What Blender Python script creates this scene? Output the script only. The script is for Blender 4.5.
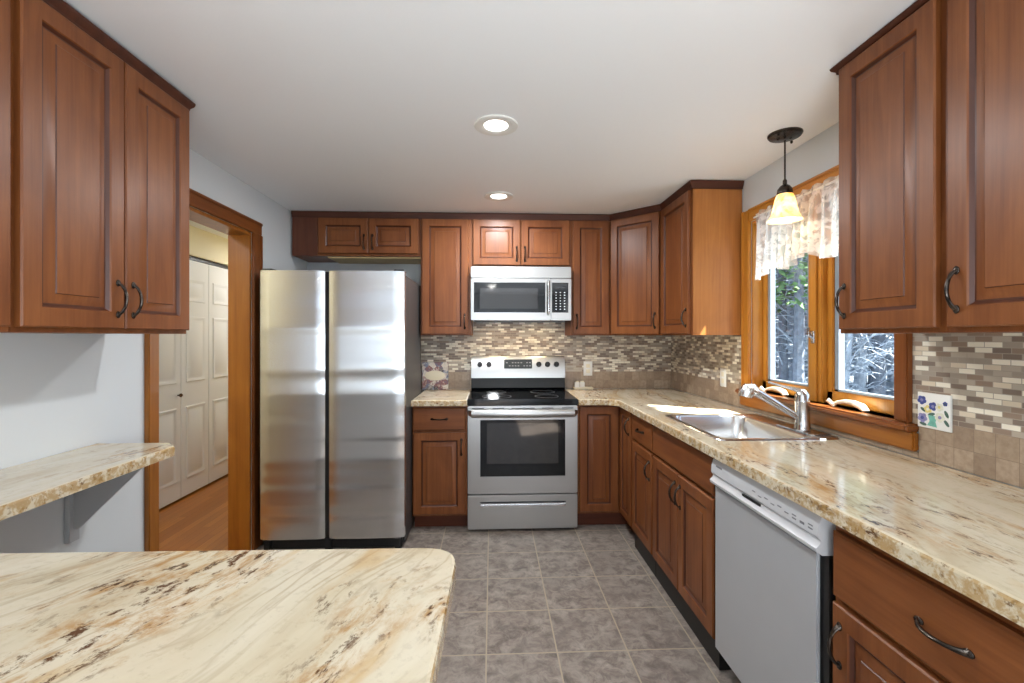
import bpy, bmesh, math, random
from mathutils import Vector, Matrix
R = math.radians
PI = math.pi
sc = bpy.context.scene
for o in list(bpy.data.objects):
    bpy.data.objects.remove(o)
COL = sc.collection

# ------------------------------------------------------------------ camera, sky, sun, exposure
YAW = math.atan(20 / 455)
cam = bpy.data.cameras.new('camera')
co = bpy.data.objects.new('camera', cam); COL.objects.link(co)
co.location = (0, 0, 1.345); co.rotation_euler = (R(90), 0, -YAW)
cam.sensor_width = 36; cam.lens = 455 / 1024 * 36; cam.shift_y = -4.5 / 1024; cam.clip_start = 0.02
sc.camera = co
vs = sc.view_settings
vs.view_transform = 'Standard'; vs.look = 'None'; vs.gamma = 1; vs.use_curve_mapping = False
vs.exposure = 0.08
sc.cycles.use_denoising = True
sc.cycles.max_bounces = 10; sc.cycles.diffuse_bounces = 5; sc.cycles.glossy_bounces = 5
sc.cycles.transparent_max_bounces = 16; sc.cycles.transmission_bounces = 6
sc.cycles.sample_clamp_indirect = 6; sc.cycles.caustics_reflective = False; sc.cycles.caustics_refractive = False

w = bpy.data.worlds.new('sky'); sc.world = w; w.use_nodes = True
bg = w.node_tree.nodes['Background']
bg.inputs[0].default_value = (0.62, 0.76, 1.0, 1); bg.inputs[1].default_value = 1.8

def light(kind, name, loc, power, color=(1, 1, 1), rot=(0, 0, 0), size=None, size_y=None, **kw):
    l = bpy.data.lights.new(name, kind); l.energy = power; l.color = color
    if kind == 'AREA':
        l.shape = 'RECTANGLE' if size_y else 'DISK'
        l.size = size
        if size_y: l.size_y = size_y
    elif size is not None and kind != 'SUN':
        l.shadow_soft_size = size
    for k, v in kw.items(): setattr(l, k, v)
    o = bpy.data.objects.new(name, l); COL.objects.link(o); o.location = loc; o.rotation_euler = rot
    return o

sun = light('SUN', 'sun', (8, -6, 10), 40.0, (1.0, 0.96, 0.88)); sun.data.angle = R(0.6)
sun.rotation_euler = Vector((-0.86, 0.50, -1.40)).to_track_quat('-Z', 'Y').to_euler()
# daylight at the unseen glass doors behind the camera, and an added side fill
light('AREA', 'daylight_glass_doors', (0.0, -3.06, 1.0), 10, (0.84, 0.93, 1.0), (R(90), 0, 0), 2.0, 1.9)
light('AREA', 'side_fill', (1.46, -1.3, 1.45), 16, (1.0, 0.98, 0.95), (R(90), 0, R(90)), 1.5, 1.2)
# added fill lights behind the camera, aimed up at the ceiling
light('AREA', 'ceiling_fill', (0.25, -0.40, 0.98), 19, (0.84, 0.94, 1.0), (R(180 - 28), 0, 0), 0.6)
light('AREA', 'ceiling_fill', (0.1, -1.8, 0.4), 32, (0.84, 0.94, 1.0), (R(180), 0, 0), 0.5)

# ------------------------------------------------------------------ material helpers
def S(r, g, b):      # sRGB 0-255 to linear
    f = lambda c: c / 12.92 if c <= 0.04045 else ((c + 0.055) / 1.055) ** 2.4
    return (f(r / 255), f(g / 255), f(b / 255), 1)

class NT:
    def __init__(s, name):
        s.m = bpy.data.materials.new(name); s.m.use_nodes = True
        s.t = s.m.node_tree; s.n = s.t.nodes; s.l = s.t.links
        s.p = s.n['Principled BSDF']; s.out = s.n['Material Output']
    def node(s, typ, **kw):
        n = s.n.new(typ)
        for k, v in kw.items(): setattr(n, k, v)
        return n
    def put(s, sock, v):
        if v is None: return
        if hasattr(v, 'is_output') or hasattr(v, 'links'): s.l.new(v, sock)
        else: sock.default_value = v
    def math(s, op, a, b=None, c=None, clamp=False):
        n = s.node('ShaderNodeMath', operation=op, use_clamp=clamp)
        s.put(n.inputs[0], a); s.put(n.inputs[1], b)
        if c is not None: s.put(n.inputs[2], c)
        return n.outputs[0]
    def coord(s, kind='Object', rnd=0.0):
        c = s.node('ShaderNodeTexCoord').outputs[kind]
        if rnd:
            oi = s.node('ShaderNodeObjectInfo').outputs['Random']
            v = s.node('ShaderNodeVectorMath', operation='ADD')
            m = s.math('MULTIPLY', oi, rnd)
            cx = s.node('ShaderNodeCombineXYZ')
            for i in range(3): s.l.new(m, cx.inputs[i])
            s.l.new(c, v.inputs[0]); s.l.new(cx.outputs[0], v.inputs[1])
            return v.outputs[0]
        return c
    def mapping(s, v, scale=(1, 1, 1), rot=(0, 0, 0), loc=(0, 0, 0)):
        n = s.node('ShaderNodeMapping'); s.l.new(v, n.inputs[0])
        n.inputs['Scale'].default_value = scale; n.inputs['Rotation'].default_value = rot; n.inputs['Location'].default_value = loc
        return n.outputs[0]
    def noise(s, v, scale, detail=4, rough=0.55, dist=0.0, color=False):
        n = s.node('ShaderNodeTexNoise'); s.l.new(v, n.inputs['Vector'])
        n.inputs['Scale'].default_value = scale; n.inputs['Detail'].default_value = detail
        n.inputs['Roughness'].default_value = rough; n.inputs['Distortion'].default_value = dist
        return n.outputs['Color' if color else 0]
    def ramp(s, f, stops, interp='LINEAR'):
        n = s.node('ShaderNodeValToRGB'); r = n.color_ramp; r.interpolation = interp
        while len(r.elements) < len(stops): r.elements.new(0.5)
        for e, (p, c) in zip(r.elements, stops):
            e.position = p; e.color = c if not isinstance(c, (int, float)) else (c, c, c, 1)
        s.l.new(f, n.inputs[0]); return n.outputs[0]
    def mix(s, f, a, b, blend='MIX'):
        n = s.node('ShaderNodeMix', data_type='RGBA', blend_type=blend)
        s.put(n.inputs[0], f); s.put(n.inputs[6], a); s.put(n.inputs[7], b)
        return n.outputs[2]
    def bump(s, h, strength=0.2, dist=0.01):
        n = s.node('ShaderNodeBump'); n.inputs['Strength'].default_value = strength; n.inputs['Distance'].default_value = dist
        s.l.new(h, n.inputs['Height']); s.l.new(n.outputs[0], s.p.inputs['Normal'])
    def set(s, **kw):
        for k, v in kw.items():
            s.put(s.p.inputs[k.replace('_', ' ')], v)
        return s

def flat(name, col, rough=0.5, metal=0.0, var=0.06, vscale=8, **kw):
    t = NT(name); c = t.coord()
    n = t.noise(c, vscale, 3)
    lo = tuple(x * (1 - var) for x in col[:3]) + (1,); hi = tuple(min(1, x * (1 + var)) for x in col[:3]) + (1,)
    t.set(Base_Color=t.ramp(n, [(0.3, lo), (0.7, hi)]), Roughness=rough, Metallic=metal, **kw)
    return t.m

def wood(name, dark, mid, light_, rough=0.38, axis='z', coat=0.15, scale=1.0, blotch=0.35):
    t = NT(name); c = t.coord('Object', 13.0)
    sx = {'z': (9, 9, 0.55), 'y': (9, 0.55, 9), 'x': (0.55, 9, 9)}[axis]
    g = t.noise(t.mapping(c, tuple(k * scale for k in sx)), 2.2, 7, 0.62, 0.7)
    fine = t.noise(t.mapping(c, tuple(k * scale * (7 if k > 1 else 2) for k in sx)), 2.0, 3, 0.6)
    col = t.ramp(g, [(0.18, dark), (0.46, mid), (0.80, light_)])
    col = t.mix(0.16, col, t.ramp(fine, [(0.3, dark), (0.6, light_)]), 'MIX')
    b = t.noise(t.mapping(c, tuple({True: 3.4, False: 1.7}[k > 1] for k in sx)), 1.6, 4, 0.55, 0.8)
    col = t.mix(t.ramp(b, [(0.35, blotch), (0.62, 0.0)]), col, t.mix(1.0, col, (0.62, 0.52, 0.46, 1), 'MULTIPLY'))
    t.set(Base_Color=col, Roughness=rough, Coat_Weight=coat, Coat_Roughness=0.28, Specular_IOR_Level=0.3)
    t.bump(fine, 0.06, 0.002)
    return t.m

def steel(name, base=0.62, rough=0.27, wavy=0.0, tint=(1, 1, 1), axis='x'):
    t = NT(name); c = t.coord('Object')
    if wavy:
        tg = t.node('ShaderNodeTangent', direction_type='UV_MAP', uv_map='UVMap'); t.l.new(tg.outputs[0], t.p.inputs['Tangent'])
    sc_ = {'x': (2, 2, 400), 'z': (400, 400, 2)}[axis]
    br = t.noise(t.mapping(c, sc_), 1.0, 2, 0.6)
    t.set(Base_Color=(base * tint[0], base * tint[1], base * tint[2], 1), Metallic=1.0,
          Roughness=t.math('MULTIPLY_ADD', br, 0.02, rough - 0.01), Anisotropic=0.9 if wavy else 0.0)
    if wavy:
        t.p.inputs['Anisotropic Rotation'].default_value = 0.0
        wv = t.noise(t.mapping(c, (0.25, 0.25, 6.0)), 1.0, 1, 0.4, 0.15)
        t.bump(wv, wavy, 0.05)
    return t.m

def granite(name, ang, seed, brown=0.5, stretch=5.0):
    t = NT(name); c = t.coord('Object')
    c = t.mapping(c, (1, 1, 1), (0, 0, ang), (seed, seed * 0.7, 0))
    wn = t.noise(c, 1.7, 2, 0.5, 0, True)
    va = t.node('ShaderNodeVectorMath', operation='MULTIPLY_ADD'); t.l.new(wn, va.inputs[0])
    va.inputs[1].default_value = (0.22, 0.22, 0.22); t.l.new(c, va.inputs[2])
    v = va.outputs[0]
    st = t.mapping(v, (0.8, stretch, 2.0))
    n1 = t.noise(st, 2.2, 5, 0.55, 0.2)
    base = t.ramp(n1, [(0.26, S(190, 172, 142)), (0.42, S(211, 198, 171)), (0.60, S(220, 209, 186)), (0.80, S(202, 182, 146))])
    n2 = t.noise(t.mapping(v, (0.7, stretch * 1.4, 3)), 1.7, 4, 0.55, 0.2)      # thin grey-brown veins
    vein = t.ramp(n2, [(0.475, 0.0), (0.497, 0.55), (0.515, 0.0)])
    vm = t.ramp(t.noise(c, 2.6, 2, 0.5), [(0.45, 0.15), (0.6, 1.0)])
    base = t.mix(t.math('MULTIPLY', vein, vm), base, S(160, 138, 108))
    gold = t.ramp(t.noise(t.mapping(v, (0.5, stretch * 0.7, 2), (0, 0, 0), (3.3, 1.1, 0)), 1.9, 4, 0.6, 0.2), [(0.54, 0.0), (0.60, 0.55), (0.66, 0.1)])
    base = t.mix(t.math('MULTIPLY', gold, brown), base, S(196, 152, 84))
    mask = t.ramp(t.noise(t.mapping(v, (0.8, stretch * 0.45, 1.2)), 2.9, 4, 0.55), [(0.49, 0.0), (0.60, 1.0)])
    n3 = t.noise(t.mapping(v, (1.5, stretch * 0.85, 4)), 9.0, 7, 0.72, 0.3)
    och = t.math('MULTIPLY', t.ramp(n3, [(0.46, 0.0), (0.62, 0.85)]), mask)
    base = t.mix(t.math('MULTIPLY', och, brown), base, S(176, 130, 72))
    n4 = t.noise(t.mapping(v, (1.7, stretch * 0.9, 5)), 11.0, 7, 0.72, 0.15)
    drk = t.math('MULTIPLY', t.ramp(n4, [(0.54, 0.0), (0.61, 1.0)]), t.math('MULTIPLY_ADD', mask, 0.9, 0.05))
    base = t.mix(t.math('MULTIPLY', drk, min(1, brown * 1.6)), base, S(84, 50, 24))
    geo = t.node('ShaderNodeNewGeometry'); sz = t.node('ShaderNodeSeparateXYZ'); t.l.new(geo.outputs['True Normal'], sz.inputs[0])
    side = t.math('LESS_THAN', sz.outputs[2], 0.5)                        # the cross-cut edge of the slab is more speckled
    sp = t.ramp(t.noise(c, 55, 4, 0.65), [(0.55, 0.0), (0.64, 0.9)])
    base = t.mix(t.math('MULTIPLY', sp, t.math('MULTIPLY_ADD', side, 0.85, 0.12)), base, S(104, 70, 34))
    sp2 = t.ramp(t.noise(c, 38, 4, 0.7, 0.4), [(0.44, 0.0), (0.56, 0.75)])
    base = t.mix(t.math('MULTIPLY', sp2, side), base, S(172, 136, 82))
    t.set(Base_Color=base, Roughness=0.13, Specular_IOR_Level=0.75)
    return t.m

def mosaic(name, axis):
    """small glass and stone brick mosaic above z 1.055, a row of square stone tiles under it"""
    t = NT(name); c = t.coord('Object')
    sx = t.node('ShaderNodeSeparateXYZ'); t.l.new(c, sx.inputs[0])
    u, z = sx.outputs[axis], sx.outputs[2]
    def cells(w_, h_, z0, stagger, g):
        zz = t.math('DIVIDE', t.math('SUBTRACT', z, z0), h_)
        row = t.math('FLOOR', zz)
        wn = t.node('ShaderNodeTexWhiteNoise', noise_dimensions='1D'); t.l.new(row, wn.inputs['W'])
        uu = t.math('ADD', t.math('DIVIDE', u, w_), t.math('ADD', t.math('MULTIPLY', wn.outputs['Value'], stagger * 0.2), t.math('MULTIPLY', row, stagger)))
        cell = t.math('FLOOR', uu)
        fx, fz = t.math('FRACT', uu), t.math('FRACT', zz)
        cx = t.node('ShaderNodeCombineXYZ'); t.l.new(cell, cx.inputs[0]); t.l.new(row, cx.inputs[1])
        wc = t.node('ShaderNodeTexWhiteNoise', noise_dimensions='3D'); t.l.new(cx.outputs[0], wc.inputs['Vector'])
        gx = t.math('MULTIPLY', t.math('GREATER_THAN', fx, g / w_), t.math('LESS_THAN', fx, 1 - g / w_))
        gz = t.math('MULTIPLY', t.math('GREATER_THAN', fz, g / h_), t.math('LESS_THAN', fz, 1 - g / h_))
        return wc.outputs['Value'], t.math('MULTIPLY', gx, gz)
    r1, m1 = cells(0.0505, 0.0172, 1.055, 0.5, 0.0011)
    r2, m2 = cells(0.062, 0.072, 0.911, 0.0, 0.0009)
    c1 = t.ramp(r1, [(0.0, S(128, 112, 100)), (0.18, S(160, 148, 134)), (0.38, S(180, 168, 152)), (0.54, S(146, 126, 110)), (0.66, S(236, 228, 210)), (0.86, S(214, 200, 178))], 'CONSTANT')
    c2 = t.ramp(r2, [(0.0, S(154, 134, 114)), (0.35, S(166, 146, 124)), (0.7, S(176, 156, 134))], 'CONSTANT')
    mot = t.noise(c, 45, 4, 0.6)
    c2 = t.mix(t.ramp(mot, [(0.35, 0.45), (0.6, 0.0)]), c2, S(128, 104, 84))
    c1 = t.mix(m1, S(166, 156, 142), c1); c2 = t.mix(m2, S(134, 114, 96), c2)
    up = t.math('GREATER_THAN', z, 1.055)
    h = t.mix(up, m2, m1)
    t.set(Base_Color=t.mix(up, c2, c1), Roughness=t.math('MULTIPLY_ADD', r1, -0.1, 0.38))
    t.bump(h, 0.4, 0.002)
    return t.m

def floor_tile():
    t = NT('slate_floor_tile'); c = t.coord('Object')
    sx = t.node('ShaderNodeSeparateXYZ'); t.l.new(c, sx.inputs[0])
    P, g = 0.302, 0.0032
    u = t.math('DIVIDE', t.math('ADD', sx.outputs[0], 0.024), P); v = t.math('DIVIDE', t.math('SUBTRACT', sx.outputs[1], 1.93), P)
    fx, fy = t.math('FRACT', u), t.math('FRACT', v)
    def inside(f): return t.math('MULTIPLY', t.math('GREATER_THAN', f, g / P), t.math('LESS_THAN', f, 1 - g / P))
    m = t.math('MULTIPLY', inside(fx), inside(fy))
    cx = t.node('ShaderNodeCombineXYZ'); t.l.new(t.math('FLOOR', u), cx.inputs[0]); t.l.new(t.math('FLOOR', v), cx.inputs[1])
    wn = t.node('ShaderNodeTexWhiteNoise', noise_dimensions='3D'); t.l.new(cx.outputs[0], wn.inputs['Vector'])
    va = t.node('ShaderNodeVectorMath', operation='MULTIPLY_ADD'); t.l.new(wn.outputs['Color'], va.inputs[0]); va.inputs[1].default_value = (9, 9, 9); t.l.new(c, va.inputs[2])
    n = t.noise(va.outputs[0], 17, 8, 0.72, 0.5)
    n2 = t.noise(va.outputs[0], 3.5, 3, 0.5, 0.5)
    col = t.ramp(n, [(0.33, S(84, 74, 70)), (0.44, S(118, 107, 100)), (0.54, S(146, 135, 126)), (0.68, S(170, 159, 147))])
    col = t.mix(t.ramp(n2, [(0.4, 0.4), (0.65, 0)]), col, S(122, 111, 104))
    t.set(Base_Color=t.mix(m, S(168, 153, 132), col), Roughness=t.math('MULTIPLY_ADD', n, 0.2, 0.36))
    t.bump(t.math('MULTIPLY_ADD', n, 0.3, m), 0.25, 0.003)
    return t.m

def oak_floor():
    t = NT('oak_strip_floor'); c = t.coord('Object')
    sx = t.node('ShaderNodeSeparateXYZ'); t.l.new(c, sx.inputs[0])
    u = t.math('DIVIDE', sx.outputs[0], 0.057); cell = t.math('FLOOR', u); f = t.math('FRACT', u)
    wn = t.node('ShaderNodeTexWhiteNoise', noise_dimensions='1D'); t.l.new(cell, wn.inputs['W'])
    v = t.math('ADD', t.math('DIVIDE', sx.outputs[1], 0.9), t.math('MULTIPLY', wn.outputs['Value'], 5.0))
    cx = t.node('ShaderNodeCombineXYZ'); t.l.new(cell, cx.inputs[0]); t.l.new(t.math('FLOOR', v), cx.inputs[1])
    wc = t.node('ShaderNodeTexWhiteNoise', noise_dimensions='3D'); t.l.new(cx.outputs[0], wc.inputs['Vector'])
    g = t.noise(t.mapping(c, (30, 1.5, 1)), 2.0, 5, 0.6, 0.4)
    col = t.ramp(wc.outputs['Value'], [(0.0, S(142, 84, 30)), (0.5, S(158, 97, 38)), (1.0, S(172, 112, 48))])
    col = t.mix(t.ramp(g, [(0.35, 0.5), (0.6, 0)]), col, S(140, 78, 24))
    gap = t.math('LESS_THAN', f, 0.03)
    t.set(Base_Color=t.mix(gap, col, S(86, 46, 14)), Roughness=0.32)
    return t.m

def paint(name, col, rough=0.6, bumps=0.03):
    t = NT(name); c = t.coord('Object')
    n = t.noise(c, 120, 3, 0.6)
    t.set(Base_Color=col, Roughness=rough)
    n2 = t.noise(c, 14, 3, 0.5)
    t.bump(t.math('ADD', n, n2), bumps, 0.004)
    return t.m

M = {}
M['cab'] = wood('stained_maple', S(92, 47, 23), S(121, 69, 35), S(145, 90, 50), 0.38, 'z', 0.06, 1.0, 0.5)
M['cab_h'] = wood('stained_maple_horizontal', S(92, 47, 23), S(121, 69, 35), S(145, 90, 50), 0.38, 'x', 0.06, 1.0, 0.5)
M['glaze'] = flat('dark_brown_glaze', S(74, 35, 18), 0.4, var=0.2)
M['panel_dark'] = wood('dark_stained_filler', S(72, 38, 25), S(92, 50, 33), S(108, 62, 42), 0.4, 'z', 0.15)
M['crown'] = wood('dark_stained_molding', S(54, 27, 17), S(74, 38, 23), S(90, 48, 30), 0.5, 'x', 0.0)
M['end_panel'] = wood('sunlit_maple_end', S(142, 86, 40), S(170, 108, 54), S(190, 128, 68), 0.38, 'z', 0.15)  # same cabinet wood, warm sunlight painted into a lighter colour
M['raw_ply'] = wood('unfinished_birch', S(196, 170, 120), S(214, 190, 140), S(226, 204, 158), 0.6, 'x', 0.0)
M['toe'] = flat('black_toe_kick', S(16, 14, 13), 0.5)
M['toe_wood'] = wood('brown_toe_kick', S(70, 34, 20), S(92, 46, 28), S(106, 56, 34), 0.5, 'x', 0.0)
for ax in 'xyz':
    M['amber_' + ax] = wood('amber_stained_trim_' + ax, S(120, 66, 18), S(150, 90, 28), S(172, 110, 42), 0.34, ax, 0.25)
for ax in 'yz':
    M['gold_' + ax] = wood('honey_stained_window_wood_' + ax, S(150, 88, 24), S(186, 122, 42), S(206, 144, 60), 0.34, ax, 0.25)
M['casing_dark_y'] = wood('brown_stained_casing_y', S(94, 48, 18), S(124, 68, 28), S(148, 88, 40), 0.36, 'y', 0.2)
M['casing_dark_z'] = wood('brown_stained_casing_z', S(94, 48, 18), S(124, 68, 28), S(148, 88, 40), 0.36, 'z', 0.2)
M['bronze'] = flat('oil_rubbed_bronze', S(70, 62, 56), 0.26, 0.85, 0.35, 60)
M['steel'] = steel('brushed_steel', 0.48, 0.34, 0, (1.0, 0.975, 0.94))
M['steel_fridge'] = steel('brushed_steel_fridge', 0.72, 0.25, 0.34, (0.98, 0.99, 1.0))
M['steel_dw'] = flat('silver_steel_panel', S(192, 194, 197), 0.36, 0.35, 0.03, 3)
M['silver_plastic'] = flat('silver_plastic', S(206, 206, 208), 0.35, 0.15, 0.03)
M['sink_steel'] = steel('satin_sink_steel', 0.74, 0.22)
M['screen_grey'] = flat('grey_screen_frame', S(146, 156, 166), 0.4, 0.2, 0.03)
M['chrome'] = flat('satin_nickel', S(205, 205, 206), 0.16, 1.0, 0.03)
M['black_glass'] = flat('black_glass', S(10, 12, 15), 0.06, 0.0, 0.1)
M['oven_glass'] = flat('smoked_oven_glass', S(38, 36, 36), 0.05, 0.0, 0.1, Specular_IOR_Level=0.9)
M['black'] = flat('black_plastic', S(18, 18, 19), 0.4)
M['dark_grey'] = flat('dark_grey_enamel', S(72, 70, 70), 0.42, 0.15, 0.08, 40)
M['grey_mark'] = flat('grey_print', S(120, 120, 124), 0.5)
M['white_mark'] = flat('pale_print', S(206, 210, 214), 0.5)
M['display'] = flat('grey_display', S(52, 56, 58), 0.2)
M['wall'] = paint('grey_wall_paint', S(216, 220, 222), 0.55)
M['ceiling'] = paint('white_ceiling_paint', S(248, 249, 250), 0.5, 0.10)
M['cream_wall'] = paint('cream_hall_paint', S(226, 215, 182), 0.6)
M['white_door'] = paint('white_door_paint', S(222, 222, 224), 0.4, 0.01)
M['bracket'] = paint('grey_bracket_paint', S(186, 188, 190), 0.5, 0.01)
M['white'] = flat('white_plastic', S(236, 234, 228), 0.35, 0, 0.02)
M['cream'] = flat('cream_ceramic', S(232, 222, 196), 0.3, 0, 0.04)
M['floor'] = floor_tile()
M['oak'] = oak_floor()
M['mosaic_x'] = mosaic('stone_mosaic_back', 0)
M['mosaic_y'] = mosaic('stone_mosaic_right', 1)
M['gran_pen'] = granite('granite_peninsula', R(-57), 3.1, 0.95, 4.0)
M['gran_r'] = granite('granite_right_counter', R(-80), 7.7, 0.75, 5.0)
M['gran_l'] = granite('granite_left_counter', R(-10), 1.3, 0.5, 4.0)
M['gran_sh'] = granite('granite_shelf', R(-80), 5.2, 0.8, 4.5)

def glass_mat(name, tint=(1, 1, 1, 1), amount=0.10):
    t = NT(name)
    tr = t.node('ShaderNodeBsdfTransparent'); tr.inputs[0].default_value = tint
    gl = t.node('ShaderNodeBsdfGlossy'); gl.inputs['Roughness'].default_value = 0.02
    lw = t.node('ShaderNodeLayerWeight'); lw.inputs[0].default_value = 0.5
    fr = t.math('MULTIPLY_ADD', t.math('POWER', lw.outputs['Facing'], 5.0), 0.5, 0.025)
    mx = t.node('ShaderNodeMixShader'); t.l.new(fr, mx.inputs[0]); t.l.new(tr.outputs[0], mx.inputs[1]); t.l.new(gl.outputs[0], mx.inputs[2])
    t.l.new(mx.outputs[0], t.out.inputs[0]); t.n.remove(t.p)
    return t.m
M['glass'] = glass_mat('window_glass', (0.93, 0.96, 0.97, 1))

def lace_mat():
    t = NT('sheer_lace'); c = t.coord('Object')
    vo = t.node('ShaderNodeTexVoronoi'); t.l.new(t.mapping(c, (20, 20, 20)), vo.inputs[0]); vo.inputs['Scale'].default_value = 1.0
    fl = t.noise(c, 14, 4, 0.6, 1.0)
    d = t.ramp(t.math('ADD', t.math('MULTIPLY', vo.outputs['Distance'], 0.35), fl), [(0.47, 0.36), (0.56, 0.88), (0.66, 0.92), (0.76, 0.5)])
    tr = t.node('ShaderNodeBsdfTransparent')
    df = t.node('ShaderNodeBsdfDiffuse'); df.inputs[0].default_value = S(240, 236, 230)
    tl = t.node('ShaderNodeBsdfTranslucent'); tl.inputs[0].default_value = S(246, 240, 230)
    m1 = t.node('ShaderNodeMixShader'); m1.inputs[0].default_value = 0.5; t.l.new(df.outputs[0], m1.inputs[1]); t.l.new(tl.outputs[0], m1.inputs[2])
    m2 = t.node('ShaderNodeMixShader'); t.l.new(d, m2.inputs[0]); t.l.new(tr.outputs[0], m2.inputs[1]); t.l.new(m1.outputs[0], m2.inputs[2])
    t.l.new(m2.outputs[0], t.out.inputs[0]); t.n.remove(t.p)
    return t.m
M['lace'] = lace_mat()

def emit(name, col, strength):
    t = NT(name)
    t.set(Base_Color=col, Emission_Color=col, Emission_Strength=strength, Roughness=0.5)
    return t.m
M['lamp'] = emit('downlight_lens', (1.0, 0.97, 0.92, 1), 6.0)
M['bulb'] = emit('warm_bulb', (1.0, 0.80, 0.50, 1), 9.0)

def shade_mat():
    t = NT('amber_alabaster_glass'); c = t.coord('Object')
    n = t.noise(c, 16, 4, 0.6, 1.5)
    col = t.ramp(n, [(0.36, S(244, 204, 140)), (0.45, S(250, 236, 204)), (0.66, S(255, 250, 240))])
    df = t.node('ShaderNodeBsdfDiffuse'); t.l.new(col, df.inputs[0])
    tl = t.node('ShaderNodeBsdfTranslucent'); t.l.new(col, tl.inputs[0])
    m1 = t.node('ShaderNodeMixShader'); m1.inputs[0].default_value = 0.65; t.l.new(df.outputs[0], m1.inputs[1]); t.l.new(tl.outputs[0], m1.inputs[2])
    t.l.new(m1.outputs[0], t.out.inputs[0]); t.n.remove(t.p)
    return t.m
M['shade'] = shade_mat()

# ------------------------------------------------------------------ mesh helpers
class MB:
    def __init__(s): s.bm = bmesh.new()
    def _mark(s, before, mat):
        for f in s.bm.faces:
            if f not in before: f.material_index = mat
    def box(s, x0, x1, y0, y1, z0, z1, bev=0.0, mat=0, seg=2):
        before = set(s.bm.faces)
        r = bmesh.ops.create_cube(s.bm, size=1.0)
        for v in r['verts']:
            v.co = Vector(((x0 + x1) / 2 + v.co.x * (x1 - x0), (y0 + y1) / 2 + v.co.y * (y1 - y0), (z0 + z1) / 2 + v.co.z * (z1 - z0)))
        if bev:
            es = set()
            for v in r['verts']: es.update(v.link_edges)
            bmesh.ops.bevel(s.bm, geom=list(es), offset=bev, segments=seg, affect='EDGES', clamp_overlap=True)
        s._mark(before, mat); return s
    def loft(s, loops, cap0=True, cap1=True, mats=None, closed=True):
        """loops: lists of equally many 3-D points; mats: material index of each band"""
        vl = [[s.bm.verts.new(p) for p in lp] for lp in loops]
        n = len(loops[0])
        for k in range(len(vl) - 1):
            for i in range(n if closed else n - 1):
                j = (i + 1) % n
                try:
                    f = s.bm.faces.new((vl[k][i], vl[k][j], vl[k + 1][j], vl[k + 1][i]))
                    if mats: f.material_index = mats[k]
                except ValueError: pass
        if cap0: s.bm.faces.new(list(reversed(vl[0])))
        if cap1:
            f = s.bm.faces.new(vl[-1])
            if mats: f.material_index = mats[-1]
        return s
    def panel(s, x0, x1, z0, z1, prof, y0=0.0, mats=None, cap0=True):
        """nested rectangles stepping towards -y: prof is (inset, height)"""
        loops = []
        for i, h in prof:
            loops.append([(x0 + i, y0 - h, z0 + i), (x1 - i, y0 - h, z0 + i), (x1 - i, y0 - h, z1 - i), (x0 + i, y0 - h, z1 - i)])
        return s.loft(loops, cap0, True, mats)
    def tube(s, pts, radii, n=10, cap=True):
        pts = [Vector(p) for p in pts]
        if isinstance(radii, (int, float)): radii = [radii] * len(pts)
        loops = []; up = None
        for i, p in enumerate(pts):
            a = pts[max(0, i - 1)]; b = pts[min(len(pts) - 1, i + 1)]
            d = (b - a).normalized()
            if up is None:
                up = Vector((0, 0, 1)) if abs(d.z) < 0.9 else Vector((1, 0, 0))
            x = d.cross(up).normalized(); up = x.cross(d).normalized()
            r = radii[i]; r = r if isinstance(r, tuple) else (r, r)
            loops.append([tuple(p + x * math.cos(2 * PI * k / n) * r[0] + up * math.sin(2 * PI * k / n) * r[1]) for k in range(n)])
        return s.loft(loops, cap, cap)
    def lathe(s, prof, n=32, o=(0, 0, 0), axis='z', cap0=True, cap1=True):
        loops = []
        for r, h in prof:
            lp = []
            for k in range(n):
                a = 2 * PI * k / n; cx, cy = r * math.cos(a), r * math.sin(a)
                p = {'z': (cx, cy, h), 'y': (cx, h, -cy), 'x': (h, cx, cy)}[axis]
                lp.append((o[0] + p[0], o[1] + p[1], o[2] + p[2]))
            loops.append(lp)
        return s.loft(loops, cap0, cap1)
    def prism(s, poly, a, b, axis='y'):
        """poly in the plane across the axis, extruded from a to b"""
        def P(p, t): return {'y': (p[0], t, p[1]), 'x': (t, p[0], p[1]), 'z': (p[0], p[1], t)}[axis]
        return s.loft([[P(p, a) for p in poly], [P(p, b) for p in poly]])
    def build(s, name, mat, parent=None, loc=(0, 0, 0), rot=(0, 0, 0), smooth=R(35)):
        bmesh.ops.recalc_face_normals(s.bm, faces=s.bm.faces[:])
        me = bpy.data.meshes.new(name); s.bm.to_mesh(me); s.bm.free()
        for m in (mat if isinstance(mat, (list, tuple)) else [mat]):
            me.materials.append(M[m] if isinstance(m, str) else m)
        if smooth:
            for p in me.polygons: p.use_smooth = True
            me.set_sharp_from_angle(angle=smooth)
        o = bpy.data.objects.new(name, me); COL.objects.link(o)
        o.location = loc; o.rotation_euler = rot
        if parent: o.parent = parent
        return o

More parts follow.
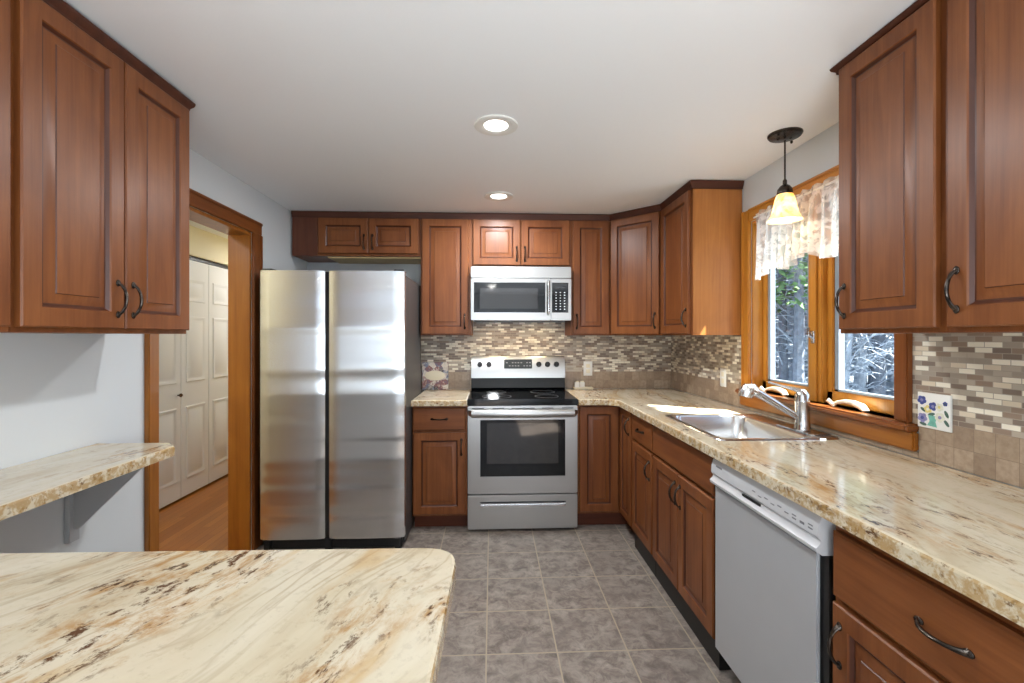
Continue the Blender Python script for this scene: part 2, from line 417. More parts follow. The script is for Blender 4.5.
def tag(o, label=None, cat=None, group=None, kind=None):
    if label: o['label'] = label
    if cat: o['category'] = cat
    if group: o['group'] = group
    if kind: o['kind'] = kind
    return o
def thing(name, label, cat, loc=(0, 0, 0), rz=0.0, group=None):
    o = bpy.data.objects.new(name, None); COL.objects.link(o); o.empty_display_size = 0.1
    o.location = loc; o.rotation_euler = (0, 0, rz)
    return tag(o, label, cat, group)
def struct(name, mb, mat, label=None, smooth=R(35)):
    o = mb.build(name, mat, smooth=smooth); return tag(o, label, None, None, 'structure')
def copy_tree(o, parent=None):
    c = o.copy(); COL.objects.link(c)
    if parent: c.parent = parent
    for ch in list(o.children): copy_tree(ch, c)
    return c
def offset_poly(poly, d):
    n = len(poly); out = []
    for i in range(n):
        a, b, c = Vector(poly[i - 1]), Vector(poly[i]), Vector(poly[(i + 1) % n])
        e1, e2 = (b - a).normalized(), (c - b).normalized()
        n1, n2 = Vector((-e1.y, e1.x)), Vector((-e2.y, e2.x))
        k = 1 + n1.dot(n2)
        v = b + (n1 + n2) * (d / k); out.append((v.x, v.y))
    return out
def rrect(x0, x1, y0, y1, r, n=6):
    pts = []
    for cx, cy, a0 in ((x1 - r, y0 + r, -90), (x1 - r, y1 - r, 0), (x0 + r, y1 - r, 90), (x0 + r, y0 + r, 180)):
        for k in range(n + 1):
            a = R(a0 + 90 * k / n); pts.append((cx + r * math.cos(a), cy + r * math.sin(a)))
    return pts
def slab(poly, z0, z1, ch, hole=None):
    """worktop: counter-clockwise outline, eased top edge, optional hole"""
    mb = MB(); bm = mb.bm
    rings = [(0, z0), (0, z1 - ch), (ch * 0.3, z1 - ch * 0.3), (ch, z1)]
    vl = []
    for i, z in rings:
        pp = offset_poly(poly, i) if i else poly
        vl.append([bm.verts.new((x, y, z)) for x, y in pp])
    n = len(poly)
    for k in range(3):
        for i in range(n):
            j = (i + 1) % n; bm.faces.new((vl[k][i], vl[k][j], vl[k + 1][j], vl[k + 1][i]))
    hv = []
    if hole:
        for z in (z0, z1): hv.append([bm.verts.new((x, y, z)) for x, y in hole])
        m = len(hole)
        for i in range(m):
            j = (i + 1) % m; bm.faces.new((hv[0][i], hv[0][j], hv[1][j], hv[1][i]))
    for lp, h in ((vl[0], hv[0] if hole else None), (vl[-1], hv[1] if hole else None)):
        es = []
        for L in ([lp] + ([h] if h else [])):
            for i in range(len(L)):
                e = bm.edges.get((L[i], L[(i + 1) % len(L)]))
                es.append(e)
        bmesh.ops.triangle_fill(bm, use_beauty=True, use_dissolve=False, edges=es)
    return mb

# ------------------------------------------------------------------ the room
XL, XR, YB, ZC = -1.51, 1.52, 3.79, 2.29
YF = -3.2
D0, D1, DT = 2.112, 2.925, 2.0                 # doorway in the left wall
W0, W1, WZ0, WZ1 = 1.64, 2.60, 1.035, 2.02   # window in the right wall
HX = -2.55                                   # closet wall of the hallway
struct('floor', MB().box(XL, XR, YF, YB, -0.06, 0), 'floor')
struct('floor_hall', MB().box(HX - 0.7, XL, 1.2, 5.6, -0.06, 0.0), 'oak')
mb = MB().box(HX - 0.8, XR + 0.15, YF - 0.12, 5.7, ZC, ZC + 0.1)
struct('ceiling', mb, 'ceiling')
mb = MB()
mb.box(XL - 0.115, XL, YF, D0, 0, ZC).box(XL - 0.115, XL, D1, YB + 0.12, 0, ZC).box(XL - 0.115, XL, D0, D1, DT, ZC)
struct('wall_left', mb, 'wall')
mb = MB()
mb.box(XR, XR + 0.14, W1, YB + 0.12, 0, ZC).box(XR, XR + 0.14, W0, W1, 0, WZ0).box(XR, XR + 0.14, W0, W1, WZ1, ZC)
mb.box(XR, XR + 0.14, -0.5, W0, 0, ZC).box(XR, XR + 0.14, -2.1, -0.5, 0, 0.85).box(XR, XR + 0.14, -2.1, -0.5, 2.05, ZC).box(XR, XR + 0.14, YF, -2.1, 0, ZC)
struct('wall_right', mb, 'wall')
struct('wall_back', MB().box(XL, XR, YB, YB + 0.12, 0, ZC), 'wall')
mb = MB()
mb.box(XL, -1.0, YF - 0.12, YF, 0, ZC).box(1.0, XR, YF - 0.12, YF, 0, ZC).box(-1.0, 1.0, YF - 0.12, YF, 1.98, ZC)
struct('wall_front', mb, 'wall')
# hallway beyond the doorway
mb = MB()
mb.box(HX - 0.10, HX, 1.2, 3.13, 0, ZC).box(HX - 0.10, HX, 4.60, 5.6, 0, ZC).box(HX - 0.10, HX, 3.13, 4.60, 2.04, ZC)
struct('wall_hall', mb, 'cream_wall')
struct('wall_hall_end', MB().box(HX - 0.7, XL, 5.5, 5.6, 0, ZC), 'cream_wall')
struct('wall_hall_near', MB().box(HX - 0.7, XL - 0.115, 1.1, 1.2, 0, ZC), 'cream_wall')
struct('wall_hall_side', MB().box(XL - 0.115, XL, YB + 0.12, 5.6, 0, ZC), 'cream_wall')
struct('wall_closet', MB().box(HX - 0.75, HX - 0.70, 1.2, 5.6, 0, ZC), 'cream_wall')
for hy in (1.7, 4.9):
    light('AREA', 'hall_fill', (-2.0, hy, 2.26), 13, (0.96, 0.98, 1.0), (0, 0, 0), 0.3)  # unseen fill lights added to brighten the hallway

# doorway casing (kitchen side) and its jamb lining
mb = MB()
cw = 0.075; t_ = 0.018
def casing_z(mb, x0, y0, y1, z0, z1, sgn=1):
    mb.box(x0, x0 + t_, y0, y1, z0, z1, 0.004)
mb.box(XL + 0.0005, XL + t_, D1, D1 + 0.10, 0, DT, 0.004).box(XL + 0.001, XL + t_ + 0.006, D1 + 0.078, D1 + 0.101, 0, DT, 0.004)
struct('trim_1', mb, 'casing_dark_z', 'brown stained wood casing on the far side of the doorway')
mb = MB().box(XL + 0.0005, XL + t_, D0 - 0.07, D0, 0, DT, 0.004).box(XL + 0.001, XL + t_ + 0.006, D0 - 0.071, D0 - 0.05, 0, DT, 0.004)
struct('trim_6', mb, 'amber_z', 'amber wood casing on the near side of the doorway')
mb = MB().box(XL + 0.0005, XL + t_, D0 - 0.07, D1 + 0.10, DT + 0.0003, DT + 0.078, 0.004).box(XL + 0.001, XL + t_ + 0.006, D0 - 0.071, D1 + 0.101, DT + 0.06, DT + 0.08, 0.004)
struct('trim_2', mb, 'casing_dark_y', 'brown stained wood head casing over the doorway')
mb = MB().box(XL - 0.13, XL + 0.0002, D1 - 0.02, D1 - 0.0003, 0, DT - 0.02).box(XL - 0.13, XL + 0.0002, D0 + 0.0003, D0 + 0.02, 0, DT - 0.02).box(XL - 0.13, XL + 0.0002, D0 + 0.0003, D1 - 0.0003, DT - 0.0198, DT - 0.0003)
struct('trim_3', mb, 'amber_z', 'amber wood jamb lining the doorway')
# closet: track, head moulding, bifold leaves
mb = MB().box(HX, HX + 0.02, 3.05, 4.68, 2.035, 2.10, 0.005).box(HX, HX + 0.02, 3.06, 3.13, 0, 2.04, 0.004).box(HX, HX + 0.02, 4.60, 4.67, 0, 2.04, 0.004)
struct('trim_4', mb, 'cream_wall', 'cream moulding around the closet opening')
struct('trim_5', MB().box(HX - 0.05, HX - 0.01, 3.13, 4.60, 2.005, 2.038), 'black', 'dark bifold door track')
door = thing('door_1', None, None, (HX - 0.045, 3.13, 0)); door['kind'] = 'structure'
door['label'] = 'white panelled bifold closet door in the hallway'
Lw = 1.47 / 4
for k in range(4):
    mb = MB(); g0, g1 = k * Lw + 0.002, (k + 1) * Lw - 0.002
    # leaf is built in its own frame: width along x, facing -y, then turned to face +X
    mb.box(0, g1 - g0, 0, 0.034, 0.018, 2.0, 0.002)
    for z0, z1 in ((0.16, 0.765), (0.965, 1.52), (1.645, 1.84)):
        mb.panel(0.055, g1 - g0 - 0.055, z0, z1, [(0, 0), (0.004, 0.007), (0.012, 0.007), (0.022, 0.0006), (0.036, 0.0006), (0.052, 0.008)], 0.0, None, False)
    lf = mb.build('leaf', 'white_door', door, (0.035, g0, 0), (0, 0, R(90)))
    if k == 1:
        kx = (g1 - g0) - 0.04 if k == 1 else 0.05
        MB().lathe([(0.006, 0.002), (0.006, 0.016), (0.015, 0.022), (0.016, 0.030), (0.010, 0.036)], 16, (0, 0, 0), 'z').build('knob', 'bronze', lf, (kx, 0, 0.87), (R(90), 0, 0))

# window: casing, stool, apron, mullion, two sashes with glass and folding cranks
win = thing('window_1', 'double casement window in amber wood over the sink', None); win['kind'] = 'structure'
del_cat = win
MB().box(XR - 0.02, XR, W1, W1 + 0.07, WZ0, WZ1 + 0.07, 0.005).box(XR - 0.027, XR - 0.001, W1 + 0.052, W1 + 0.071, WZ0 + 0.0004, WZ1 + 0.0715, 0.004).build('casing', 'gold_z', win)
MB().box(XR - 0.02, XR, W0 - 0.065, W0, WZ0, WZ1 + 0.07, 0.005).box(XR - 0.027, XR - 0.001, W0 - 0.066, W0 - 0.045, WZ0 + 0.0004, WZ1 + 0.0715, 0.004).build('casing', 'casing_dark_z', win)
MB().box(XR - 0.02, XR - 0.0005, W0 + 0.0005, W1 - 0.0005, WZ1, WZ1 + 0.07, 0.005).box(XR - 0.027, XR - 0.001, W0 + 0.001, W1 - 0.001, WZ1 + 0.052, WZ1 + 0.071, 0.004).build('head_casing', 'gold_y', win)
MB().box(XR - 0.055, XR + 0.10, W0 - 0.09, W1 + 0.09, WZ0 - 0.028, WZ0, 0.008, 0, 3).build('stool', 'casing_dark_y', win)
MB().box(XR - 0.025, XR, W0 - 0.0885, W1 + 0.0885, WZ0 - 0.098, WZ0 - 0.028, 0.006).build('apron', 'amber_y', win)
mb = MB().box(XR + 0.0003, XR + 0.10, W1 - 0.015, W1 - 0.0003, WZ0 + 0.0003, WZ1 - 0.0152).box(XR + 0.0003, XR + 0.10, W0 + 0.0003, W0 + 0.015, WZ0 + 0.0003, WZ1 - 0.0152).box(XR + 0.0003, XR + 0.10, W0 + 0.0003, W1 - 0.0003, WZ1 - 0.015, WZ1 - 0.0003)
mb.build('jamb', 'gold_z', win)
ym = (W0 + W1) / 2
MB().box(XR + 0.03, XR + 0.10, ym - 0.045, ym + 0.045, WZ0, WZ1 - 0.015, 0.004).box(XR + 0.022, XR + 0.03, ym - 0.02, ym + 0.02, WZ0, WZ1 - 0.015, 0.003).build('mullion', 'gold_z', win)
for y0, y1 in ((ym + 0.045, W1 - 0.015), (W0 + 0.015, ym - 0.045)):
    mb = MB(); s_ = 0.038; xa, xb = XR + 0.055, XR + 0.095
    mb.box(xa, xb, y0, y0 + s_, WZ0 + 0.005, WZ1 - 0.016, 0.004).box(xa, xb, y1 - s_, y1, WZ0 + 0.005, WZ1 - 0.016, 0.004)
    mb.box(xa, xb, y0, y1, WZ0 + 0.002, WZ0 + 0.06, 0.004).box(xa, xb, y0, y1, WZ1 - 0.06, WZ1 - 0.016, 0.004)
    sash = mb.build('sash', 'gold_z', win)
    MB().box(XR + 0.076, XR + 0.080, y0 + s_, y1 - s_, WZ0 + 0.06, WZ1 - 0.06).build('pane', 'glass', sash)
    mb = MB(); q = 0.016
    a0, a1, b0, b1 = y0 + s_, y1 - s_, WZ0 + 0.06, WZ1 - 0.06
    mb.box(xa + 0.008, xb, a0, a0 + q, b0, b1, 0.002).box(xa + 0.008, xb, a1 - q * 1.4, a1, b0, b1, 0.002).box(xa + 0.008, xb, a0, a1, b0, b0 + q * 0.7, 0.002)
    mb.build('screen_frame', 'screen_grey', sash)
    # folding crank: rounded cover, arm and knob
    yc = (y0 + y1) / 2 + 0.01
    mb = MB()
    mb.tube([(XR + 0.012, yc - 0.075, WZ0 + 0.006), (XR + 0.012, yc - 0.055, WZ0 + 0.020), (XR + 0.010, yc - 0.01, WZ0 + 0.030), (XR + 0.006, yc + 0.03, WZ0 + 0.030),
             (XR + 0.000, yc + 0.065, WZ0 + 0.022), (XR - 0.004, yc + 0.085, WZ0 + 0.012)], [(0.016, 0.006), (0.018, 0.014), (0.015, 0.012), (0.010, 0.009), (0.008, 0.008), (0.006, 0.006)], 12)
    mb.tube([(XR - 0.004, yc + 0.075, WZ0 + 0.004), (XR - 0.02, yc + 0.098, WZ0 + 0.030)], [0.008, 0.009], 10)
    mb.build('crank', 'cream', win)
mb = MB().tube([(XR + 0.018, ym + 0.0, 1.34), (XR + 0.0, ym + 0.0, 1.355), (XR - 0.005, ym - 0.006, 1.39)], [0.007, 0.007, 0.006], 8).box(XR + 0.014, XR + 0.024, ym - 0.012, ym + 0.012, 1.315, 1.375, 0.003)
mb.build('latch', 'chrome', win)
# behind the camera: dining area glass doors, plus side window added for light
for n_, (bx) in (('window_2', [(XR + 0.04, XR + 0.09, -2.1, -0.5, 0.85, 2.05, 'x')]), ('window_3', [(-1.0, 1.0, YF - 0.09, YF - 0.04, 0.0, 1.98, 'y')])):
    x0, x1, y0, y1, z0, z1, ax = bx[0]
    mb = MB(); f_ = 0.06
    if ax == 'x':
        mid = (y0 + y1) / 2
        for a, b in ((y0, y0 + f_), (y1 - f_, y1), (mid - f_ / 2, mid + f_ / 2)): mb.box(x0, x1, a, b, z0, z1)
        mb.box(x0, x1, y0, y1, z0, z0 + f_).box(x0, x1, y0, y1, z1 - f_, z1)
    else:
        for a, b in ((x0, x0 + f_), (x1 - f_, x1), (-f_ / 2, f_ / 2)): mb.box(a, b, y0, y1, z0, z1)
        mb.box(x0, x1, y0, y1, z0, z0 + f_).box(x0, x1, y0, y1, z1 - f_, z1)
    struct(n_, mb, 'white_door')

# ------------------------------------------------------------------ backsplash tiles
o = MB().box(-0.60, XR - 0.009, YB - 0.008, YB - 0.0005, 0.9145, 1.3568).box(-0.155, 0.605, YB - 0.008, YB - 0.0005, 1.357, 1.468).build('backsplash', 'mosaic_x')
tag(o, 'brown and cream brick mosaic tile backsplash on the back wall behind the stove', 'backsplash')
mb = MB()
mb.box(XR - 0.008, XR - 0.0005, 0.55, W0 - 0.067, WZ0 + 0.0005, 1.3568).box(XR - 0.008, XR - 0.0005, W1 + 0.072, YB - 0.001, WZ0 + 0.0005, 1.3568)
mb.box(XR - 0.008, XR - 0.0005, 0.55, W0 - 0.092, 0.9145, WZ0 + 0.0003).box(XR - 0.008, XR - 0.0005, W1 + 0.092, YB - 0.001, 0.9145, WZ0 + 0.0003)
mb.box(XR - 0.008, XR - 0.0005, W0 - 0.0915, W1 + 0.0915, 0.9145, WZ0 - 0.099)
o = mb.build('backsplash', 'mosaic_y'); tag(o, 'brown and cream brick mosaic tile backsplash on the window wall', 'backsplash')

# ------------------------------------------------------------------ cabinets
def handle_mesh():
    mb = MB(); pts = []; rad = []
    N = 14
    for k in range(N + 1):
        u = -1 + 2 * k / N
        pts.append((u * 0.051, 0, 0.025 * (1 - u * u) ** 0.75 + 0.002))
        e = abs(u)
        rad.append((0.0045 + 0.0035 * max(0, (e - 0.6) / 0.4), 0.0036 + 0.0018 * (1 - e)))
    mb.tube(pts, rad, 10)
    for sx in (-1, 1):
        loops = []
        for r, h in ((1.0, 0.0), (1.0, 0.002), (0.7, 0.005), (0.2, 0.0065)):
            loops.append([(sx * 0.050 + 0.011 * r * math.cos(a), 0.008 * r * math.sin(a), h) for a in [2 * PI * i / 14 for i in range(14)]])
        mb.loft(loops)
    bmesh.ops.recalc_face_normals(mb.bm, faces=mb.bm.faces[:])
    o = mb.build('handle', 'bronze'); me = o.data; bpy.data.objects.remove(o); return me
HANDLE = handle_mesh()
def handle(parent, x, z, vertical, y=-0.0205):
    o = bpy.data.objects.new('handle', HANDLE); COL.objects.link(o); o.parent = parent
    o.location = (x, y, z)
    # mesh: length along x, projecting +z  ->  project towards -y
    o.rotation_euler = (R(90), R(90) if vertical else 0, 0)
    if vertical: o.rotation_euler = Matrix(((0, 1, 0), (0, 0, -1), (-1, 0, 0))).to_euler()
    return o
DOOR = [(0.0, 0.001), (0.0, 0.016), (0.004, 0.020), (0.052, 0.020), (0.055, 0.0165), (0.059, 0.012), (0.062, 0.0090), (0.066, 0.0090), (0.092, 0.0165), (0.094, 0.0190), (0.097, 0.0190)]
DMAT = [0, 0, 0, 0, 1, 1, 1, 0, 1, 0, 0]
def front(cab, name, x0, x1, z0, z1, kind='door'):
    mb = MB(); wd, ht = x1 - x0, z1 - z0
    if kind == 'door':
        k = min(1.0, min(wd, ht) / 0.26)
        mb.panel(0, wd, 0, ht, [(i * k, h) for i, h in DOOR], 0, DMAT)
        return mb.build(name, ['cab', 'glaze'], cab, (x0, 0, z0))
    mb.panel(0, wd, 0, ht, [(0, 0.001), (0, 0.015), (0.006, 0.020), (0.012, 0.020)])
    return mb.build(name, 'cab_h', cab, (x0, 0, z0))
def cabinet(name, label, loc, rz, w_, d, z0, z1, doors=(), drawers=(), toe=None, group=None, body='cab', cat='cabinet', bottom=None, panels=()):
    """width along local x, face at y=0 looking to -y; doors (x0,x1,z0,z1,side,end)"""
    t = thing(name, label, cat, loc, rz, group)
    MB().box(0.001, w_ - 0.001, 0.019, d, z0, z1, 0.001).build('body', body, t)
    MB().box(0.0, w_, 0.0, 0.0185, z0, z1, 0.001).build('face_frame', 'cab', t)
    for x0, x1, a, b, side, end in doors:
        f = front(t, 'door', x0, x1, a, b)
        hx = 0.028 if side == 'l' else (x1 - x0) - 0.028
        short = (b - a) < 0.35
        hz = {'b': 0.095, 't': (b - a) - 0.10}[end] if not short else 0.085
        if side: handle(f, hx, hz, True)
    for dr in drawers:
        x0, x1, a, b, pull = dr
        f = front(t, 'drawer' if pull else 'false_front', x0, x1, a, b, 'drawer')
        if pull: handle(f, (x1 - x0) / 2, (b - a) / 2, False)
    if toe:
        MB().box(0.002, w_ - 0.002, toe[1], d, 0.001, z0).build('toe_kick', toe[0], t)
    if bottom:
        MB().box(bottom[0], bottom[1], 0.03, d - 0.01, z0 - 0.010, z0 - 0.0005, 0.001).build('bottom_panel', 'raw_ply', t)['label'] = 'pale unfinished underside'
    for p in panels:
        mb = MB().box(*p[:6], 0.001); o = mb.build(p[7], p[6], t)
        if len(p) > 8: o['label'] = p[8]
    return t

FY = 3.48                 # face of the wall cabinets on the back wall
ZB, ZT = 1.357, 2.248     # bottom and top of the wall cabinets
g = 'stained maple wall cabinets'
dep = YB - 0.003 - FY
cabinet('wall_cabinet', 'short two-door wooden wall cabinet above the refrigerator', (-1.495, FY, 0), 0, 0.953, dep, 1.955, ZT,
        [(0.196, 0.563, 1.973, 2.238, 'r', 'b'), (0.570, 0.937, 1.973, 2.238, 'l', 'b')], bottom=(0.25, 0.95), group=g,
        panels=[(0.0, 0.188, -0.004, -0.0002, 1.955, ZT, 'panel_dark', 'filler_panel', 'dark brown filler panel at the wall')])
cabinet('wall_cabinet', 'tall single-door wooden wall cabinet between refrigerator and microwave', (-0.541, FY, 0), 0, 0.384, dep, ZB, ZT,
        [(0.012, 0.362, 1.368, 2.238, 'r', 'b')], group=g)
cabinet('wall_cabinet', 'short two-door wooden wall cabinet above the microwave', (-0.156, FY, 0), 0, 0.762, dep, 1.880, ZT,
        [(0.012, 0.371, 1.892, 2.238, 'r', 'b'), (0.378, 0.748, 1.892, 2.238, 'l', 'b')], group=g)
cabinet('wall_cabinet', 'narrow single-door wooden wall cabinet right of the microwave', (0.607, FY, 0), 0, 0.303, dep, ZB, ZT,
        [(0.014, 0.291, 1.368, 2.238, 'l', 'b')], group=g)
# diagonal corner cabinet: face runs from (0.911,3.48) to (1.21,3.181)
t = thing('corner_cabinet', 'diagonal corner wall cabinet with one wooden door', 'cabinet', (0.911, FY, 0), R(-45), g)
fw = math.hypot(0.299, 0.299)
def loc45(x, y):
    v = Matrix.Rotation(R(45), 2) @ Vector((x - 0.911, y - FY)); return (v.x, v.y)
poly = [loc45(*p) for p in ((0.925, 3.49), (1.22, 3.195), (1.516, 3.195), (1.516, 3.786), (0.925, 3.786))]
mb = MB(); mb.prism(poly, ZB, ZT, 'z'); mb.build('body', 'cab', t, smooth=None)
MB().box(0.0, fw, 0.0, 0.014, ZB, ZT, 0.001).build('face_frame', 'cab', t)
f = front(t, 'door', 0.016, fw - 0.018, 1.368, 2.238); handle(f, fw - 0.034 - 0.03, 0.095, True)
cabinet('wall_cabinet', 'single-door wooden wall cabinet with sunlit-toned end panel left of the window', (1.21, 3.180, 0), R(-90), 0.478, 0.307, ZB, ZT,
        [(0.014, 0.462, 1.368, 2.238, 'r', 'b')], group=g,
        panels=[(0.4785, 0.484, 0.004, 0.306, ZB, ZT, 'end_panel', 'end_panel', 'end panel facing the room, painted in a sunlit amber')])
# window-side cabinets near the camera
cabinet('wall_cabinet', 'wooden wall cabinet on the right, next to the window', (1.21, 1.530, 0), R(-90), 0.372, 0.307, ZB, 2.268,
        [(0.014, 0.356, 1.371, 2.264, 'l', 'b')], group=g)
cabinet('wall_cabinet', 'nearest wooden wall cabinet on the right, cut by the photo edge', (1.21, 1.157, 0), R(-90), 0.46, 0.307, ZB, 2.268,
        [(0.014, 0.446, 1.371, 2.264, 'l', 'b')], group=g)
# left wall cabinets
cabinet('wall_cabinet', 'two-door wooden wall cabinet on the left above the granite shelf', (-1.205, 1.193, 0), R(90), 0.657, 0.301, ZB, ZT,
        [(0.008, 0.331, 1.371, 2.236, 'r', 'b'), (0.336, 0.648, 1.371, 2.236, 'l', 'b')], group=g)
cabinet('wall_cabinet', 'nearest wooden wall cabinet on the left, cut by the photo edge', (-1.205, 0.732, 0), R(90), 0.458, 0.301, ZB, ZT,
        [(0.012, 0.446, 1.371, 2.236, 'l', 'b')], group=g)
# crown mouldings
def crown(label, path, zt=ZT, top=ZC - 0.0035):
    """path: points along the cabinet faces; the profile leans out to the left-hand side of travel"""
    k = top - zt
    prof = [(0.0, zt - 0.008), (-0.007, zt - 0.008), (-0.009, zt + 0.05 * k), (-0.018, zt + 0.45 * k), (-0.021, zt + 0.78 * k), (-0.021, top), (0.04, top), (0.04, zt + 0.001), (0.0, zt + 0.001)]
    mb = MB(); n = len(path); loops = []
    for i, p in enumerate(path):
        a = Vector(path[i - 1]) if i else None; b = Vector(p); c = Vector(path[i + 1]) if i < n - 1 else None
        n1 = None
        if a is not None: e = (b - a).normalized(); n1 = Vector((-e.y, e.x))
        if c is not None:
            e = (c - b).normalized(); n2 = Vector((-e.y, e.x))
            n1 = n2 if n1 is None else (n1 + n2) / (1 + n1.dot(n2))
        loops.append([(b.x + n1.x * q, b.y + n1.y * q, z) for q, z in prof])
    mb.loft(loops)
    o = mb.build('crown_molding', 'crown', smooth=R(25)); tag(o, label, 'molding'); return o
crown('dark crown molding along the tops of the back cabinets up to the window', [(-1.495, FY - 0.001), (0.911, FY - 0.001), (1.209, 3.181), (1.209, 2.695), (1.516, 2.695)])
crown('dark crown molding on top of the right foreground cabinets', [(1.516, 1.531), (1.209, 1.531), (1.209, 0.70)], 2.268)
crown('dark crown molding on top of the left foreground cabinets', [(-1.204, 0.735), (-1.204, 1.851), (-1.506, 1.851)], ZT, 2.275)

# base cabinets
gb = 'stained maple base cabinets'
BZ, BT = 0.105, 0.872
bd = 0.60
cabinet('base_cabinet', 'narrow base cabinet with one drawer between refrigerator and stove', (-0.549, 3.17, 0), 0, 0.378, 0.615, BZ, BT,
        [(0.008, 0.366, 0.122, 0.685, 'r', 't')], [(0.008, 0.366, 0.702, 0.858, True)], ('toe_wood', 0.08), gb)
# corner base: L-shaped with a two-leaf folding door
t = thing('corner_cabinet', 'corner base cabinet with an angled pair of wooden doors right of the stove', 'cabinet', (0.599, 3.17, 0), 0, gb)
L = [(0.0, 0.02), (0.33, 0.02), (0.33, -0.285), (0.915, -0.285), (0.915, 0.612), (0.0, 0.612)]
MB().prism(L, BZ, BT, 'z').build('body', 'cab', t, smooth=None)
L2 = [(0.002, 0.06), (0.37, 0.06), (0.37, -0.283), (0.913, -0.283), (0.913, 0.61), (0.002, 0.61)]
MB().prism(L2, 0.001, BZ, 'z').build('toe_kick', 'toe_wood', t, smooth=None)
MB().box(0, 0.312, 0.0, 0.0195, BZ, BT, 0.001).build('face_frame', 'cab', t)
MB().box(0.3125, 0.3295, -0.285, 0.0195, BZ, BT, 0.001).build('face_frame', 'cab', t)
front(t, 'door', 0.012, 0.287, 0.122, 0.858)
mb = MB(); mb.panel(0, 0.242, 0, 0.736, [(i * 0.85, h) for i, h in DOOR], 0, DMAT)
f = mb.build('door', ['cab', 'glaze'], t, (0.312, -0.024, 0.122), (0, 0, R(-90))); handle(f, 0.242 - 0.03, 0.736 - 0.1, True)
cabinet('base_cabinet', 'narrow base cabinet with one drawer left of the sink doors', (0.912, 2.884, 0), R(-90), 0.375, bd, BZ, BT,
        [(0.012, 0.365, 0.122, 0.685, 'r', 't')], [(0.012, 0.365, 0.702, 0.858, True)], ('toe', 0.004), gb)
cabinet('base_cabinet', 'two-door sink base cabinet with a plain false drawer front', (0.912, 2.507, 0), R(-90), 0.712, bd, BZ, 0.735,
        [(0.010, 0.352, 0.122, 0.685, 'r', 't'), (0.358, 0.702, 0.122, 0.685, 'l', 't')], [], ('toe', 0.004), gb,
        panels=[(0.0, 0.712, 0.0, 0.0185, 0.7355, BT, 'cab', 'top_rail')])
sb = [o for o in COL.objects if o.get('label', '').startswith('two-door sink base')][0]
front(sb, 'false_front', 0.010, 0.702, 0.702, 0.858, 'drawer')
cabinet('base_cabinet', 'nearest base cabinet on the right with wide drawer beside the dishwasher', (0.912, 1.170, 0), R(-90), 0.627, bd, BZ, BT,
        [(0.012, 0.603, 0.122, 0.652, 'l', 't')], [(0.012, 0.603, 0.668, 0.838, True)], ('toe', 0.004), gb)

# ------------------------------------------------------------------ worktops, shelf, peninsula
o = slab([(-0.551, 3.118), (-0.170, 3.118), (-0.170, 3.779), (-0.551, 3.779)], 0.874, 0.914, 0.008).build('countertop', 'gran_l', smooth=R(20))
tag(o, 'short cream granite countertop between refrigerator and stove', 'countertop')
outline = [(0.599, 3.118), (0.80, 3.118), (0.861, 3.055), (0.861, 0.535), (1.511, 0.535), (1.511, 3.779), (0.599, 3.779)]
SX0, SX1, SY0, SY1 = 0.938, 1.474, 1.845, 2.462
o = slab(outline, 0.874, 0.914, 0.008, list(reversed(rrect(SX0 + 0.015, SX1 - 0.015, SY0 + 0.015, SY1 - 0.015, 0.03)))).build('countertop', 'gran_r', smooth=R(20))
tag(o, 'long L-shaped cream and brown granite countertop under the window', 'countertop')
def rounded_poly(pts, radii, n=6):
    out = []
    N = len(pts)
    for i in range(N):
        a, b, c = Vector(pts[i - 1]), Vector(pts[i]), Vector(pts[(i + 1) % N]); r = radii[i]
        if r <= 0: out.append(tuple(b)); continue
        p = b + (a - b).normalized() * r; q = b + (c - b).normalized() * r
        for k in range(n + 1):
            u = k / n; v = p * (1 - u) ** 2 + b * 2 * u * (1 - u) + q * u * u; out.append((v.x, v.y))
    return out
pen = rounded_poly([(-1.507, 0.10), (-0.088, 0.10), (-0.067, 0.942), (-1.507, 0.966)], [0, 0.06, 0.075, 0])
o = slab(pen, 0.876, 0.914, 0.007).build('countertop', 'gran_pen', smooth=R(20))
tag(o, 'cream granite peninsula top with brown swirls in the left foreground', 'countertop')
t = thing('peninsula_base', 'plain grey base under the foreground peninsula top', 'cabinet', (-1.505, 0.22, 0))
MB().box(0, 1.30, 0, 0.60, 0.10, 0.874, 0.002).build('body', 'wall', t)
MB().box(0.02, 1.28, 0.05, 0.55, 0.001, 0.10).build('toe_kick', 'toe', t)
sh = [(-1.508, 0.95), (-1.178, 0.95), (-1.178, 1.745), (-1.232, 1.806), (-1.508, 1.806)]
t = thing('wall_shelf', 'cream granite shelf on the left wall with a grey support bracket', 'shelf', (0, 0, 0))
slab(sh, 0.904, 0.940, 0.007).build('shelf_top', 'gran_sh', t, smooth=R(20))
mb = MB()
mb.box(-1.508, -1.490, 1.672, 1.714, 0.615, 0.903, 0.002).box(-1.490, -1.23, 1.672, 1.714, 0.885, 0.903, 0.002)
mb.prism([(-1.490, 0.885), (-1.26, 0.885), (-1.26, 0.872), (-1.475, 0.66), (-1.490, 0.66)], 1.688, 1.698, 'y')
mb.build('bracket', 'bracket', t)['label'] = 'grey painted triangular bracket'

